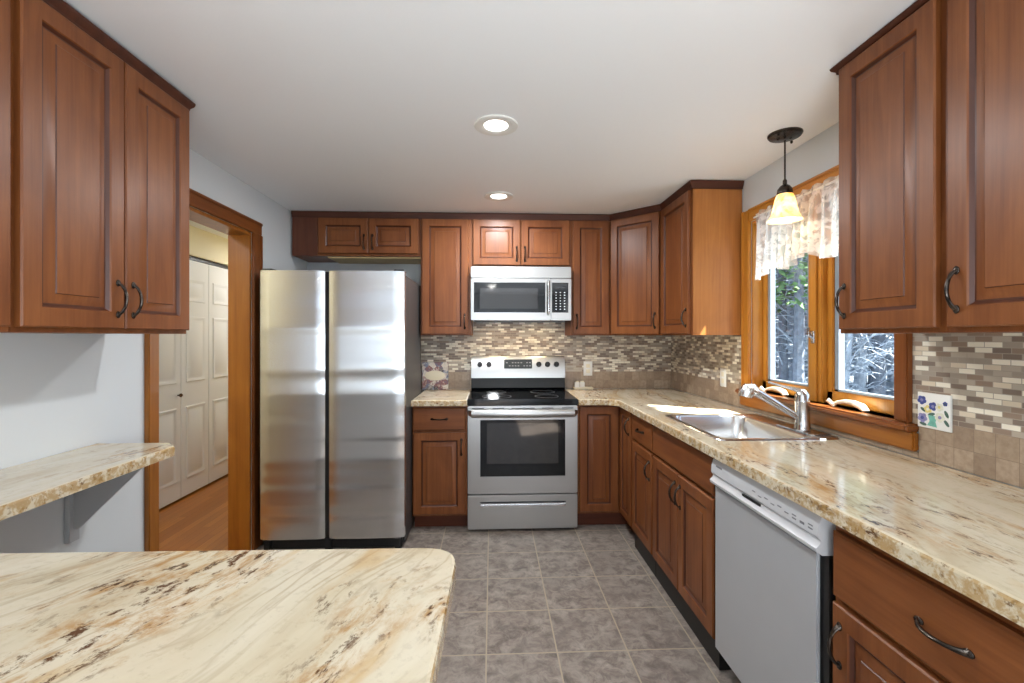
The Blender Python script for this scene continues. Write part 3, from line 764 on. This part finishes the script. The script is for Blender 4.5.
# ------------------------------------------------------------------ refrigerator
fr = thing('refrigerator', 'side-by-side stainless steel refrigerator beside the doorway', 'refrigerator', (-1.433, 2.87, 0))
FW = 0.884; FH = 1.757
MB().box(0.006, FW - 0.006, 0.068, 0.72, 0.03, FH - 0.012, 0.004).build('body', 'dark_grey', fr)
MB().box(0.02, FW - 0.02, 0.035, 0.07, 0.02, 0.091, 0.003).build('base_grille', 'black', fr)
for x0, x1, wv in ((0.0, 0.394, 0), (0.420, FW, 1)):
    # door with softly rounded vertical edges and a bowed face
    mb = MB(); poly = []
    n = 12
    for k in range(n + 1):
        u = k / n; x = x0 + (x1 - x0) * u; e = min(u, 1 - u) * (x1 - x0)
        y = 0.012 - 0.012 * math.sqrt(max(0, 1 - max(0, 1 - e / 0.014) ** 2)) - 0.004 * math.sin(PI * u)
        poly.append((x, y))
    poly += [(x1, 0.062), (x0, 0.062)]
    mb.prism(poly, 0.092, FH, 'z')
    d = mb.build('door', 'steel_fridge', fr)
    uv = d.data.uv_layers.new(name='UVMap')
    for lp in d.data.loops:
        v = d.data.vertices[lp.vertex_index].co; uv.data[lp.index].uv = (v.x + v.y, v.z)
    hx = x1 - 0.001 if not wv else x0 - 0.0005
    if not wv: MB().box(hx, hx + 0.024, 0.018, 0.060, 0.100, FH - 0.004, 0.003).build('gap_strip', 'black', d)  # black strip stands in for the shaded gap between the doors
    if wv: MB().box(0.74, 0.795, -0.0015, 0.004, 1.705, 1.714).build('badge', 'grey_mark', d)
for hx in (0.004, FW - 0.07): MB().box(hx, hx + 0.066, 0.02, 0.11, FH + 0.0005, FH + 0.014, 0.004).build('hinge_cover', 'dark_grey', fr)
for x in (0.02, 0.392, FW - 0.06): MB().box(x, x + 0.035, 0.012, 0.06, 0.001, 0.085, 0.004).build('foot', 'black', fr)

# ------------------------------------------------------------------ stove
rg = thing('stove', 'stainless steel electric range with black glass cooktop', 'stove', (-0.166, 3.13, 0))
RW = 0.760
MB().box(0.004, RW - 0.004, 0.035, 0.60, 0.02, 0.873, 0.003).build('body', 'dark_grey', rg)
mb = MB().box(-0.003, RW + 0.001, -0.012, 0.56, 0.874, 0.918, 0.006); mb.build('cooktop', 'black_glass', rg)
for bx, by, br_ in ((0.20, 0.14, 0.105), (0.56, 0.14, 0.085), (0.20, 0.40, 0.075), (0.56, 0.40, 0.095)):
    mb = MB(); mb.lathe([(br_, 0.9181), (br_, 0.9186), (br_ - 0.003, 0.9186), (br_ - 0.003, 0.9181)], 40, (bx, by, 0), 'z', False, False); mb.build('burner_ring', 'grey_mark', rg)
# backguard: black sloping foot, stainless console leaning back
mb = MB().prism([(0.555, 0.918), (0.545, 0.935), (0.566, 1.012), (0.640, 1.012), (0.640, 0.918)], 0.0, RW, 'x'); mb.build('backguard_base', 'black_glass', rg)
mb = MB().prism([(0.558, 1.013), (0.560, 1.062), (0.585, 1.180), (0.590, 1.186), (0.638, 1.186), (0.638, 1.013)], -0.002, RW + 0.002, 'x'); con = mb.build('console', 'steel', rg)
sl = math.atan2(0.025, 0.118)
def on_console(z): return 0.560 + (z - 1.062) / 0.118 * 0.025
mb = MB().box(-0.115, 0.115, -0.004, 0.002, -0.038, 0.038, 0.004); dsp = mb.build('display', 'display', con, (0.378, on_console(1.125), 1.125), (-sl, 0, 0))
mb = MB()
for i in range(9):
    for j in range(2):
        if (i * 7 + j * 3) % 5: mb.box(-0.098 + i * 0.0235, -0.084 + i * 0.0235, -0.0046, -0.003, -0.020 + j * 0.026, -0.012 + j * 0.026)
mb.build('touch_marks', 'grey_mark', dsp)
for kx in (0.067, 0.142, 0.548, 0.619, 0.692):
    mb = MB(); mb.lathe([(0.022, 0.0), (0.022, 0.006), (0.019, 0.010), (0.018, 0.022), (0.015, 0.025)], 24, (0, 0, 0), 'z')
    mb.box(-0.004, 0.004, -0.018, 0.018, 0.02, 0.030, 0.002)
    mb.build('knob', 'black', con, (kx, on_console(1.122) - 0.001, 1.122), (R(90) - sl, 0, 0))
# oven door
mb = MB().box(0.0, RW - 0.002, 0.0, 0.033, 0.264, 0.870, 0.005); od = mb.build('oven_door', 'steel', rg)
mb = MB().panel(0.085, RW - 0.087, 0.385, 0.775, [(0, 0), (0.002, 0.002), (0.006, 0.002)], 0.0002); wn_ = mb.build('window', 'black_glass', od)
mb = MB().panel(0.130, RW - 0.135, 0.472, 0.755, [(0, 0), (0.001, 0.0012)], -0.0018); mb.build('window_glass', 'oven_glass', wn_)
mb = MB()
pts = [(0.012, 0.0, 0.824), (0.02, -0.030, 0.824)] + [(0.03 + k * 0.0698, -0.042 - 0.012 * math.sin(PI * k / 10), 0.824) for k in range(11)] + [(RW - 0.022, -0.030, 0.824), (RW - 0.014, 0.0, 0.824)]
mb.tube(pts, [(0.012, 0.02)] * 2 + [(0.014, 0.028)] * 11 + [(0.012, 0.02)] * 2, 14); mb.build('handle', 'steel', od)
for a, b in ((0.03, 0.11), (0.17, 0.25), (0.30, 0.46), (0.51, 0.59), (0.65, 0.73)): MB().box(a, b, -0.0008, 0.003, 0.852, 0.857).build('vent_slot', 'black', od)
mb = MB().box(0.0, RW - 0.002, 0.002, 0.033, 0.022, 0.256, 0.004); dw_ = mb.build('drawer', 'steel', rg)
mb = MB().box(0.085, RW - 0.085, -0.020, 0.004, 0.180, 0.204, 0.008); mb.box(0.083, RW - 0.083, -0.0005, 0.003, 0.2045, 0.211, 0.0, 1); mb.build('handle', ['chrome', 'black'], dw_)
for x in (0.05, RW - 0.09): MB().box(x, x + 0.04, 0.05, 0.09, 0.0005, 0.022).build('foot', 'black', rg)

# ------------------------------------------------------------------ microwave over the stove
mw = thing('microwave', 'stainless over-the-range microwave with black glass door', 'microwave', (-0.157, 3.40, 1.470))
MWW, MWH = 0.752, 0.405
MB().box(0.002, MWW - 0.002, 0.03, 0.382, 0.012, MWH, 0.003).build('body', 'dark_grey', mw)
MB().box(0.0, MWW, -0.002, 0.03, MWH - 0.088, MWH - 0.003, 0.004).build('vent_panel', 'steel', mw)
md = MB().box(0.0, 0.598, -0.006, 0.03, 0.0, MWH - 0.092, 0.005).build('door', 'steel', mw)
mw_w = MB().panel(0.022, 0.556, 0.058, MWH - 0.122, [(0, 0), (0.002, 0.002), (0.006, 0.002)], -0.0058).build('window', 'black_glass', md)
MB().panel(0.065, 0.50, 0.085, MWH - 0.165, [(0, 0), (0.001, 0.001)], -0.0078).build('window_mesh', 'oven_glass', mw_w)
MB().tube([(0.577, -0.004, 0.045), (0.577, -0.034, 0.052), (0.577, -0.040, 0.09), (0.577, -0.043, 0.17), (0.577, -0.040, 0.25), (0.577, -0.034, 0.288), (0.577, -0.004, 0.295)], [0.010, 0.011, 0.011, 0.011, 0.011, 0.011, 0.010], 14).build('handle', 'chrome', md)
cp = MB().box(0.600, MWW, -0.006, 0.03, 0.0, MWH - 0.092, 0.004).build('control_panel', 'steel', mw)
ke = MB().panel(0.606, MWW - 0.022, 0.058, MWH - 0.122, [(0, 0), (0.002, 0.002), (0.004, 0.002)], -0.0058).build('keypad', 'black_glass', cp)
mb = MB()
for i in range(3):
    for j in range(7):
        x, z = 0.632 + i * 0.032, 0.080 + j * 0.021
        mb.box(x, x + 0.010, -0.0084, -0.0075, z, z + 0.006)
mb.box(0.632, 0.706, -0.0084, -0.0075, 0.24, 0.252, 0, 1)
mb.build('key_marks', ['white_mark', 'display'], ke)
MB().box(0.02, MWW - 0.02, 0.035, 0.36, 0.002, 0.012).build('underside_vent', 'black', mw)
for lx in (0.06, 0.38):
    light('AREA', 'cooktop_lamp', (lx, 3.56, 1.462), 1.1, (1.0, 0.76, 0.46), (0, 0, 0), 0.05)

# ------------------------------------------------------------------ dishwasher
dw = thing('dishwasher', 'silver dishwasher under the right counter', 'dishwasher', (0.918, 1.788, 0), R(-90))
DWW = 0.616
MB().box(0.012, DWW - 0.006, -0.016, 0.0185, 0.10, 0.755, 0.002).build('frame', 'black', dw)
MB().box(0.012, DWW - 0.012, 0.02, 0.56, 0.10, 0.868, 0.002).build('body', 'black', dw)
MB().box(0.006, DWW - 0.036, -0.028, -0.0165, 0.105, 0.755, 0.005).build('door', 'steel_dw', dw)
MB().box(0.01, DWW - 0.01, 0.055, 0.10, 0.002, 0.10).build('toe_panel', 'black', dw)
prof = [(0.019, 0.756), (-0.030, 0.756), (-0.046, 0.766), (-0.048, 0.776), (-0.036, 0.788), (-0.034, 0.796), (-0.042, 0.806), (-0.040, 0.835), (-0.032, 0.860), (-0.024, 0.866), (0.019, 0.866)]
cpn = MB().prism(prof, 0.004, DWW - 0.014, 'x').build('control_panel', 'silver_plastic', dw)
MB().box(0.225, 0.33, -0.0405, -0.030, 0.7875, 0.795, 0.001).build('handle_slot', 'black', cpn)
mb = MB()
for i in range(9):
    x = 0.29 + i * 0.034
    mb.box(x, x + 0.018, -0.0418, -0.0408, 0.826 - 0.006 * (i % 2), 0.829 - 0.006 * (i % 2))
    if i > 5: mb.box(x, x + 0.018, -0.0418, -0.0408, 0.816, 0.820)
mb.build('printed_marks', 'grey_mark', cpn)
MB().box(0.04, 0.085, -0.0405, -0.0395, 0.836, 0.842).build('badge', 'grey_mark', cpn)

# ------------------------------------------------------------------ sink and faucet
def loopz(pts, z): return [(x, y, z) for x, y in pts]
mb = MB()
bx0, bx1, by0, by1 = SX0 + 0.035, SX1 - 0.115, SY0 + 0.035, SY1 - 0.035
mb.loft([loopz(rrect(SX0, SX1, SY0, SY1, 0.035), 0.9145), loopz(rrect(SX0 + 0.003, SX1 - 0.003, SY0 + 0.003, SY1 - 0.003, 0.034), 0.919),
         loopz(rrect(SX0 + 0.012, SX1 - 0.012, SY0 + 0.012, SY1 - 0.012, 0.03), 0.920), loopz(rrect(bx0 - 0.006, bx1 + 0.006, by0 - 0.006, by1 + 0.006, 0.06), 0.918),
         loopz(rrect(bx0, bx1, by0, by1, 0.055), 0.910), loopz(rrect(bx0 + 0.012, bx1 - 0.012, by0 + 0.012, by1 - 0.012, 0.055), 0.765),
         loopz(rrect(bx0 + 0.03, bx1 - 0.03, by0 + 0.03, by1 - 0.03, 0.05), 0.745)], False, True)
sk = thing('sink', 'stainless steel drop-in sink under the window', 'sink', (0, 0, 0))
sk.location = ((SX0 + SX1) / 2, (SY0 + SY1) / 2, 0.745)
b = mb.build('basin', 'sink_steel', sk); b.location = (-sk.location.x, -sk.location.y, -0.745)
mb = MB(); mb.lathe([(0.045, 0.0005), (0.045, 0.004), (0.034, 0.005), (0.030, 0.002)], 24); mb.build('drain', 'chrome', sk, ((bx0 + bx1) / 2 - sk.location.x, (by0 + by1) / 2 - sk.location.y, 0))
fc = thing('faucet', 'satin chrome single-lever faucet with pull-out spout behind the sink', 'faucet', (1.418, 2.02, 0.920))
mb = MB(); mb.lathe([(0.036, 0.0002), (0.036, 0.006), (0.033, 0.012), (0.030, 0.04), (0.030, 0.09), (0.031, 0.125), (0.0325, 0.130), (0.0325, 0.134), (0.031, 0.138), (0.030, 0.16), (0.021, 0.178), (0.010, 0.187)], 28); mb.build('body', 'chrome', fc)
mb = MB(); mb.box(-0.05, 0.045, -0.12, 0.12, 0.0, 0.005, 0.004); mb.build('deck_plate', 'chrome', fc)
mb = MB(); mb.tube([(-0.005, 0.0, 0.045), (-0.055, 0.005, 0.080), (-0.12, 0.012, 0.121), (-0.185, 0.018, 0.160), (-0.215, 0.021, 0.178)], [0.013, 0.0155, 0.0175, 0.019, 0.021], 16); sp = mb.build('spout', 'chrome', fc)
mb = MB(); mb.tube([(-0.208, 0.021, 0.173), (-0.224, 0.022, 0.184), (-0.238, 0.023, 0.183), (-0.250, 0.024, 0.168), (-0.254, 0.024, 0.150)], [0.022, 0.029, 0.033, 0.034, 0.031], 18); mb.build('spray_head', 'sink_steel', sp)
mb = MB(); mb.tube([(0.0, 0.0, 0.175), (-0.03, 0.02, 0.186), (-0.075, 0.05, 0.198), (-0.115, 0.075, 0.212)], [(0.016, 0.012), (0.013, 0.009), (0.010, 0.006), (0.008, 0.005)], 12); mb.build('lever', 'chrome', fc)
MB().box(-0.0285, -0.024, -0.008, 0.008, 0.055, 0.085, 0.002).build('reset_button', 'black', fc, rot=(0, 0, R(95)))

# ------------------------------------------------------------------ lights in the ceiling
rec = None
for i, (x, y, lab) in enumerate(((0.018, 2.03, 'round recessed ceiling light nearer the camera'), (0.045, 3.05, 'round recessed ceiling light nearer the back cabinets'))):
    t = thing('recessed_light', lab, 'ceiling light', (x, y, ZC), 0, 'recessed ceiling lights')
    mb = MB(); mb.lathe([(0.098, -0.0005), (0.097, -0.006), (0.090, -0.009), (0.060, -0.006), (0.054, -0.003), (0.052, -0.002)], 48, cap0=False, cap1=False); mb.build('trim_ring', 'white', t)
    mb = MB(); mb.lathe([(0.0535, -0.0005), (0.053, -0.0035), (0.01, -0.0045)], 40, cap0=False); mb.build('lens', 'lamp', t)
    light('AREA', 'downlight', (x, y, ZC - 0.012), 18, (0.93, 0.97, 1.0), (0, 0, 0), 0.11)
for x, y in ((0.0, -1.6),):
    light('AREA', 'downlight', (x, y, ZC - 0.012), 6, (1.0, 0.97, 0.92), (0, 0, 0), 0.11)  # extra fill added behind the camera, without a fixture

PX, PY = 1.362, 2.06
pd = thing('pendant_lamp', 'bell-shaped amber glass pendant lamp hanging over the sink', 'lamp', (PX, PY, ZC))
mb = MB(); mb.lathe([(0.073, -0.0005), (0.073, -0.006), (0.067, -0.014), (0.030, -0.021), (0.012, -0.024)], 32, cap0=False); cn = mb.build('canopy', 'bronze', pd)
for a in (R(200), R(20)):
    mb = MB(); mb.lathe([(0.006, -0.025), (0.006, -0.033), (0.003, -0.037)], 10, (0.045 * math.cos(a), 0.045 * math.sin(a), 0)); mb.build('screw', 'bronze', cn)
mb = MB(); mb.tube([(0, 0, -0.03), (0, 0, -0.222)], 0.004, 8); mb.build('cord', 'bronze', pd)
mb = MB(); mb.lathe([(0.006, -0.212), (0.009, -0.217), (0.009, -0.235), (0.020, -0.242), (0.031, -0.257), (0.034, -0.278), (0.032, -0.283)], 24); mb.build('socket_cap', 'bronze', pd)
mb = MB()
out = [(0.028, -0.276), (0.035, -0.285), (0.043, -0.309), (0.049, -0.342), (0.057, -0.374), (0.069, -0.396), (0.077, -0.404)]
mb.lathe(out + [(r - 0.004, z + 0.001) for r, z in reversed(out)], 40, cap0=False, cap1=False); mb.build('shade', 'shade', pd)
mb = MB(); mb.lathe([(0.004, -0.284), (0.014, -0.288), (0.016, -0.308), (0.028, -0.338), (0.028, -0.356), (0.019, -0.372), (0.004, -0.378)], 20); mb.build('bulb', 'bulb', pd)
light('POINT', 'pendant_bulb_light', (PX, PY, ZC - 0.392), 2.2, (1.0, 0.86, 0.64), size=0.03)

# ------------------------------------------------------------------ lace valance on its rod
cu = thing('curtain', 'sheer white lace valance hanging across the window top', 'curtain', (XR - 0.034, (W0 + W1) / 2, 2.022))
MB().tube([(0, -0.465, 0), (0, 0.40, 0)], 0.005, 10).build('rod', 'white', cu)
mb = MB(); NU, NV = 240, 16; random.seed(4)
ya, yb = -0.455, 0.385
grid = []
for j in range(NV + 1):
    row = []
    for i in range(NU + 1):
        u, v = i / NU, j / NV
        amp = 0.011 + 0.013 * v
        x = amp * math.sin(u * 84 + 1.6 * math.sin(u * 9)) + 0.005 * math.sin(u * 190 + v * 2) - 0.004 * v
        if j < 3: x = x * 0.35
        length = 0.345 + 0.018 * math.sin(u * 21) + 0.03 * max(0, (u - 0.75) * 4) * 0.6 + 0.05 * max(0, 1 - u * 2.2) - 0.03 * math.exp(-((u - 0.45) / 0.2) ** 2)
        z = 0.022 - v * length + (0.006 * math.sin(u * 62) if j == 0 else 0)
        row.append(mb.bm.verts.new((x, ya + (yb - ya) * u + 0.004 * math.sin(v * 5 + u * 40), z)))
    grid.append(row)
for j in range(NV):
    for i in range(NU): mb.bm.faces.new((grid[j][i], grid[j][i + 1], grid[j + 1][i + 1], grid[j + 1][i]))
mb.build('valance', 'lace', cu, smooth=PI)

# ------------------------------------------------------------------ small things
def outlet(label, loc, rz, toggles):
    t = thing('wall_outlet', label, 'outlet', loc, rz)
    MB().panel(-0.037, 0.037, -0.060, 0.060, [(0, 0), (0.001, 0.003), (0.004, 0.005)]).build('cover_plate', 'white', t)
    for dz in (0.022, -0.022):
        MB().panel(-0.016, 0.016, dz - 0.015, dz + 0.015, [(0, 0), (0.001, 0.0015), (0.003, 0.002)], -0.0052).build('socket', 'cream', t)
    return t
outlet('white outlet plate on the back wall right of the stove', (0.803, YB - 0.0085, 1.081), 0, 2)
outlet('white outlet plate on the window wall near the corner', (XR - 0.0085, 2.912, 1.080), R(-90), 2)

bk = thing('recipe_box', 'upright floral patterned box with an oval cream label beside the refrigerator', 'box', (-0.463, 3.745, 0.914), 0)
def floral():
    t = NT('floral_print'); c = t.coord('Object')
    vo = t.node('ShaderNodeTexVoronoi'); t.l.new(c, vo.inputs[0]); vo.inputs['Scale'].default_value = 26
    n = t.noise(c, 40, 3, 0.6, 1.0)
    f = t.math('ADD', t.math('MULTIPLY', vo.outputs['Color'], 0.6), t.math('MULTIPLY', n, 0.4))
    t.set(Base_Color=t.ramp(f, [(0.26, S(58, 50, 56)), (0.36, S(196, 186, 176)), (0.48, S(222, 214, 202)), (0.56, S(138, 82, 76)), (0.66, S(108, 120, 142)), (0.76, S(226, 218, 206))]), Roughness=0.45)
    return t.m
M['floral'] = floral()
MB().box(-0.106, 0.106, -0.022, 0.022, 0.001, 0.226, 0.003).build('case', 'floral', bk)
mb = MB(); mb.loft([[(0.082 * s_ * math.cos(a), -0.022 - h, 0.118 + 0.040 * s_ * math.sin(a)) for a in [2 * PI * k / 40 for k in range(40)]] for s_, h in ((1, 0.0002), (1, 0.0016), (0.94, 0.0022))]); mb.build('oval_label', 'cream', bk)['label'] = 'cream oval label'

ty = MB().box(0.672, 0.832, 3.70, 3.758, 0.9145, 0.932, 0.004).build('tray', 'cream'); tag(ty, 'low cream tray on the counter right of the stove', 'tray')
for k, x in enumerate((0.700, 0.744)):
    t = thing('shaker', ('white square shaker on the cream tray, nearer the stove', 'white square shaker on the cream tray, farther from the stove')[k], 'shaker', (x, 3.728, 0.9325), 0, 'shakers on the cream tray')
    MB().box(-0.018, 0.018, -0.018, 0.018, 0.0, 0.042, 0.004).build('jar', 'white', t)
    MB().box(-0.015, 0.015, -0.015, 0.015, 0.0425, 0.050, 0.003).build('cap', 'cream', t)

# painted flower tile on the window wall
ti = thing('painted_tile', 'white square tile painted with blue flowers right of the window', 'tile', (XR - 0.0085, 1.488, 1.030), R(-90))
MB().panel(-0.058, 0.058, 0.0, 0.122, [(0, 0), (0.0005, 0.006), (0.003, 0.0075)]).build('tile', 'white', ti)
M['blue'] = flat('blue_glaze', S(74, 84, 146), 0.3, 0, 0.3, 90); M['lilac'] = flat('lilac_glaze', S(140, 136, 176), 0.3, 0, 0.3, 90)
M['yellow'] = flat('yellow_glaze', S(222, 206, 130), 0.3, 0, 0.15, 90); M['green'] = flat('green_glaze', S(78, 104, 92), 0.3, 0, 0.2, 90)
M['teal'] = flat('teal_glaze', S(120, 184, 168), 0.3, 0, 0.2, 60); M['pale'] = flat('pale_glaze', S(226, 224, 206), 0.3, 0, 0.1, 90)
def disc(mb, x, z, rx, rz, a=0, lvl=0, n=14):
    pts = [(rx * math.cos(2 * PI * k / n), rz * math.sin(2 * PI * k / n)) for k in range(n)]
    ca, sa = math.cos(a), math.sin(a)
    lo = [[(x + px * ca - pz * sa, -0.0076 - lvl * 0.0003 - h, z + px * sa + pz * ca) for px, pz in pts] for h in (0, 0.0005)]
    mb.loft(lo)
mb = MB(); mb.prism([(-0.022, 0.010), (0.014, 0.008), (0.008, 0.026), (0.016, 0.046), (-0.018, 0.046), (-0.012, 0.026)], -0.0076, -0.0082, 'y'); mb.build('painted_vase', 'teal', ti)
for x, z, c1, c2, r in ((-0.040, 0.095, 'blue', 'lilac', 0.016), (-0.038, 0.034, 'lilac', 'blue', 0.017), (0.0, 0.078, 'blue', 'lilac', 0.015), (0.022, 0.078, 'pale', 'yellow', 0.014),
                        (-0.018, 0.066, 'yellow', 'pale', 0.014), (0.024, 0.044, 'pale', 'lilac', 0.017), (0.042, 0.092, 'blue', 'green', 0.008)):
    mb = MB()
    for k in range(5): disc(mb, x + r * 0.55 * math.cos(k * 1.257 + x * 40), z + r * 0.55 * math.sin(k * 1.257 + x * 40), r * 0.5, r * 0.45, 0, 1 + k * 0.3)
    f = mb.build('painted_flower', c1, ti)
    mb = MB(); disc(mb, x, z, r * 0.35, r * 0.35, 0, 3.2); mb.build('flower_center', c2, f)
for x, z, a in ((-0.034, 0.062, -0.5), (0.046, 0.058, -1.1), (0.046, 0.028, -0.9), (-0.036, 0.013, -0.2), (-0.006, 0.050, 0.3)):
    mb = MB(); disc(mb, x, z, 0.013, 0.0055, a, 0); mb.build('painted_leaf', 'green', ti)

# ------------------------------------------------------------------ the woods outside the window
def ground_mat():
    t = NT('leaf_litter'); c = t.coord('Object')
    n = t.noise(c, 2.2, 8, 0.7, 0.6)
    t.set(Base_Color=t.ramp(n, [(0.3, S(104, 113, 124)), (0.5, S(136, 146, 158)), (0.7, S(176, 184, 192))]), Roughness=0.9)
    return t.m
M['ground'] = ground_mat()
M['bark'] = flat('grey_bark', S(164, 172, 182), 0.85, 0, 0.25, 12)
M['bark_dark'] = flat('dark_bark', S(106, 112, 122), 0.85, 0, 0.35, 12)
M['needles'] = flat('evergreen_needles', S(96, 128, 82), 0.8, 0, 0.45, 9)
def ground_z(x, y):
    r = max(0, x - 2.5)
    return -0.7 + 0.012 * r * r + 0.10 * r + 0.18 * math.sin(x * 0.7 + y * 0.4) * min(1, r / 3)
mb = MB(); gx = [1.8 + 0.9 * i for i in range(32)]; gy = [-12 + 1.5 * j for j in range(40)]
vg = [[mb.bm.verts.new((x, y, ground_z(x, y))) for y in gy] for x in gx]
for i in range(len(gx) - 1):
    for j in range(len(gy) - 1): mb.bm.faces.new((vg[i][j], vg[i + 1][j], vg[i + 1][j + 1], vg[i][j + 1]))
o = mb.build('ground_woods', 'ground', smooth=PI); o['kind'] = 'structure'
def tree_meshes(seed, h, dense):
    rnd = random.Random(seed)
    tr = MB(); br = MB(); pts = []; x = y = 0
    n = 8
    for k in range(n + 1):
        pts.append((x, y, h * k / n)); x += rnd.uniform(-0.09, 0.09); y += rnd.uniform(-0.09, 0.09)
    rad = [0.085 * (1 - 0.82 * k / n) for k in range(n + 1)]
    tr.tube(pts, rad, 8)
    def at(z):
        u = min(0.999, max(0, z / h)) * n; k = int(u); f = u - k
        return Vector(pts[k]).lerp(Vector(pts[k + 1]), f)
    for b in range(dense):
        z = h * rnd.uniform(0.08, 0.97); p = at(z); a = rnd.uniform(0, 2 * PI); L = rnd.uniform(0.35, 1.15) * (1.1 - 0.6 * z / h)
        d = Vector((math.cos(a), math.sin(a), rnd.uniform(-0.1, 0.7)))
        q = p + d * L * 0.5 + Vector((0, 0, rnd.uniform(-0.1, 0.1))); e = p + d * L + Vector((rnd.uniform(-.2, .2), rnd.uniform(-.2, .2), rnd.uniform(-0.2, 0.3)))
        br.tube([p, q, e], [0.016, 0.010, 0.005], 4)
        for s_ in range(7):
            f = rnd.uniform(0.25, 0.95); c = p.lerp(e, f); a2 = a + rnd.uniform(-1.3, 1.3)
            e2 = c + Vector((math.cos(a2), math.sin(a2), rnd.uniform(-0.4, 0.7))) * L * rnd.uniform(0.25, 0.55)
            br.tube([c, (c + e2) / 2 + Vector((0, 0, 0.03)), e2], [0.011, 0.008, 0.004], 3)
    return tr, br
protos = []
for s_ in range(4):
    t = thing('bare_tree', 'bare grey tree in the woods outside the window', 'tree', (0, 0, 0), 0, 'bare trees in the woods outside')
    a, b = tree_meshes(11 + s_, 6.5 + s_ * 0.7, 120)
    a.build('trunk', 'bark' if s_ % 2 else 'bark_dark', t); b.build('branches', 'bark', t)
    protos.append(t)
rnd = random.Random(21); k = 0
for row, r in enumerate((9.5, 11.5, 13.5, 16, 18.5)):
    m = 9 + row * 2
    for i in range(m):
        phi = R(27 + 24 * (i + rnd.uniform(0.1, 0.9)) / m); rr = r + rnd.uniform(-0.6, 0.6)
        x, y = rr * math.sin(phi), rr * math.cos(phi)
        if x < 3.0: continue
        t = protos[k] if k < 4 else copy_tree(protos[rnd.randrange(4)])
        k += 1
        t.location = (x, y, ground_z(x, y) - 0.05); t.rotation_euler = (0, 0, rnd.uniform(0, 6.28)); sc_ = rnd.uniform(0.8, 1.25); t.scale = (sc_, sc_, sc_)
ev = thing('evergreen_tree', 'green evergreen tree outside the far window sash', 'tree', (4.65, 6.75, ground_z(4.65, 6.75) - 0.05))
MB().tube([(0, 0, 0), (0.05, 0.02, 2.2), (0.0, 0.0, 5.2)], [0.10, 0.07, 0.015], 8).build('trunk', 'bark_dark', ev)
mb = MB(); rnd = random.Random(5)
for b in range(1500):
    z = rnd.uniform(2.45, 5.2); L = (5.6 - z) * 0.30 + 0.1; a = rnd.uniform(0, 6.28); rr = L * math.sqrt(rnd.uniform(0.02, 1))
    p = Vector((rr * math.cos(a), rr * math.sin(a), z - rr * 0.25))
    d = Vector((math.cos(a) + rnd.uniform(-.6, .6), math.sin(a) + rnd.uniform(-.6, .6), rnd.uniform(-.5, .2))).normalized() * rnd.uniform(0.16, 0.32)
    mb.tube([p, p + d * 0.5, p + d], [(0.012, 0.006), (0.045, 0.012), (0.006, 0.004)], 4)
mb.build('foliage', 'needles', ev)
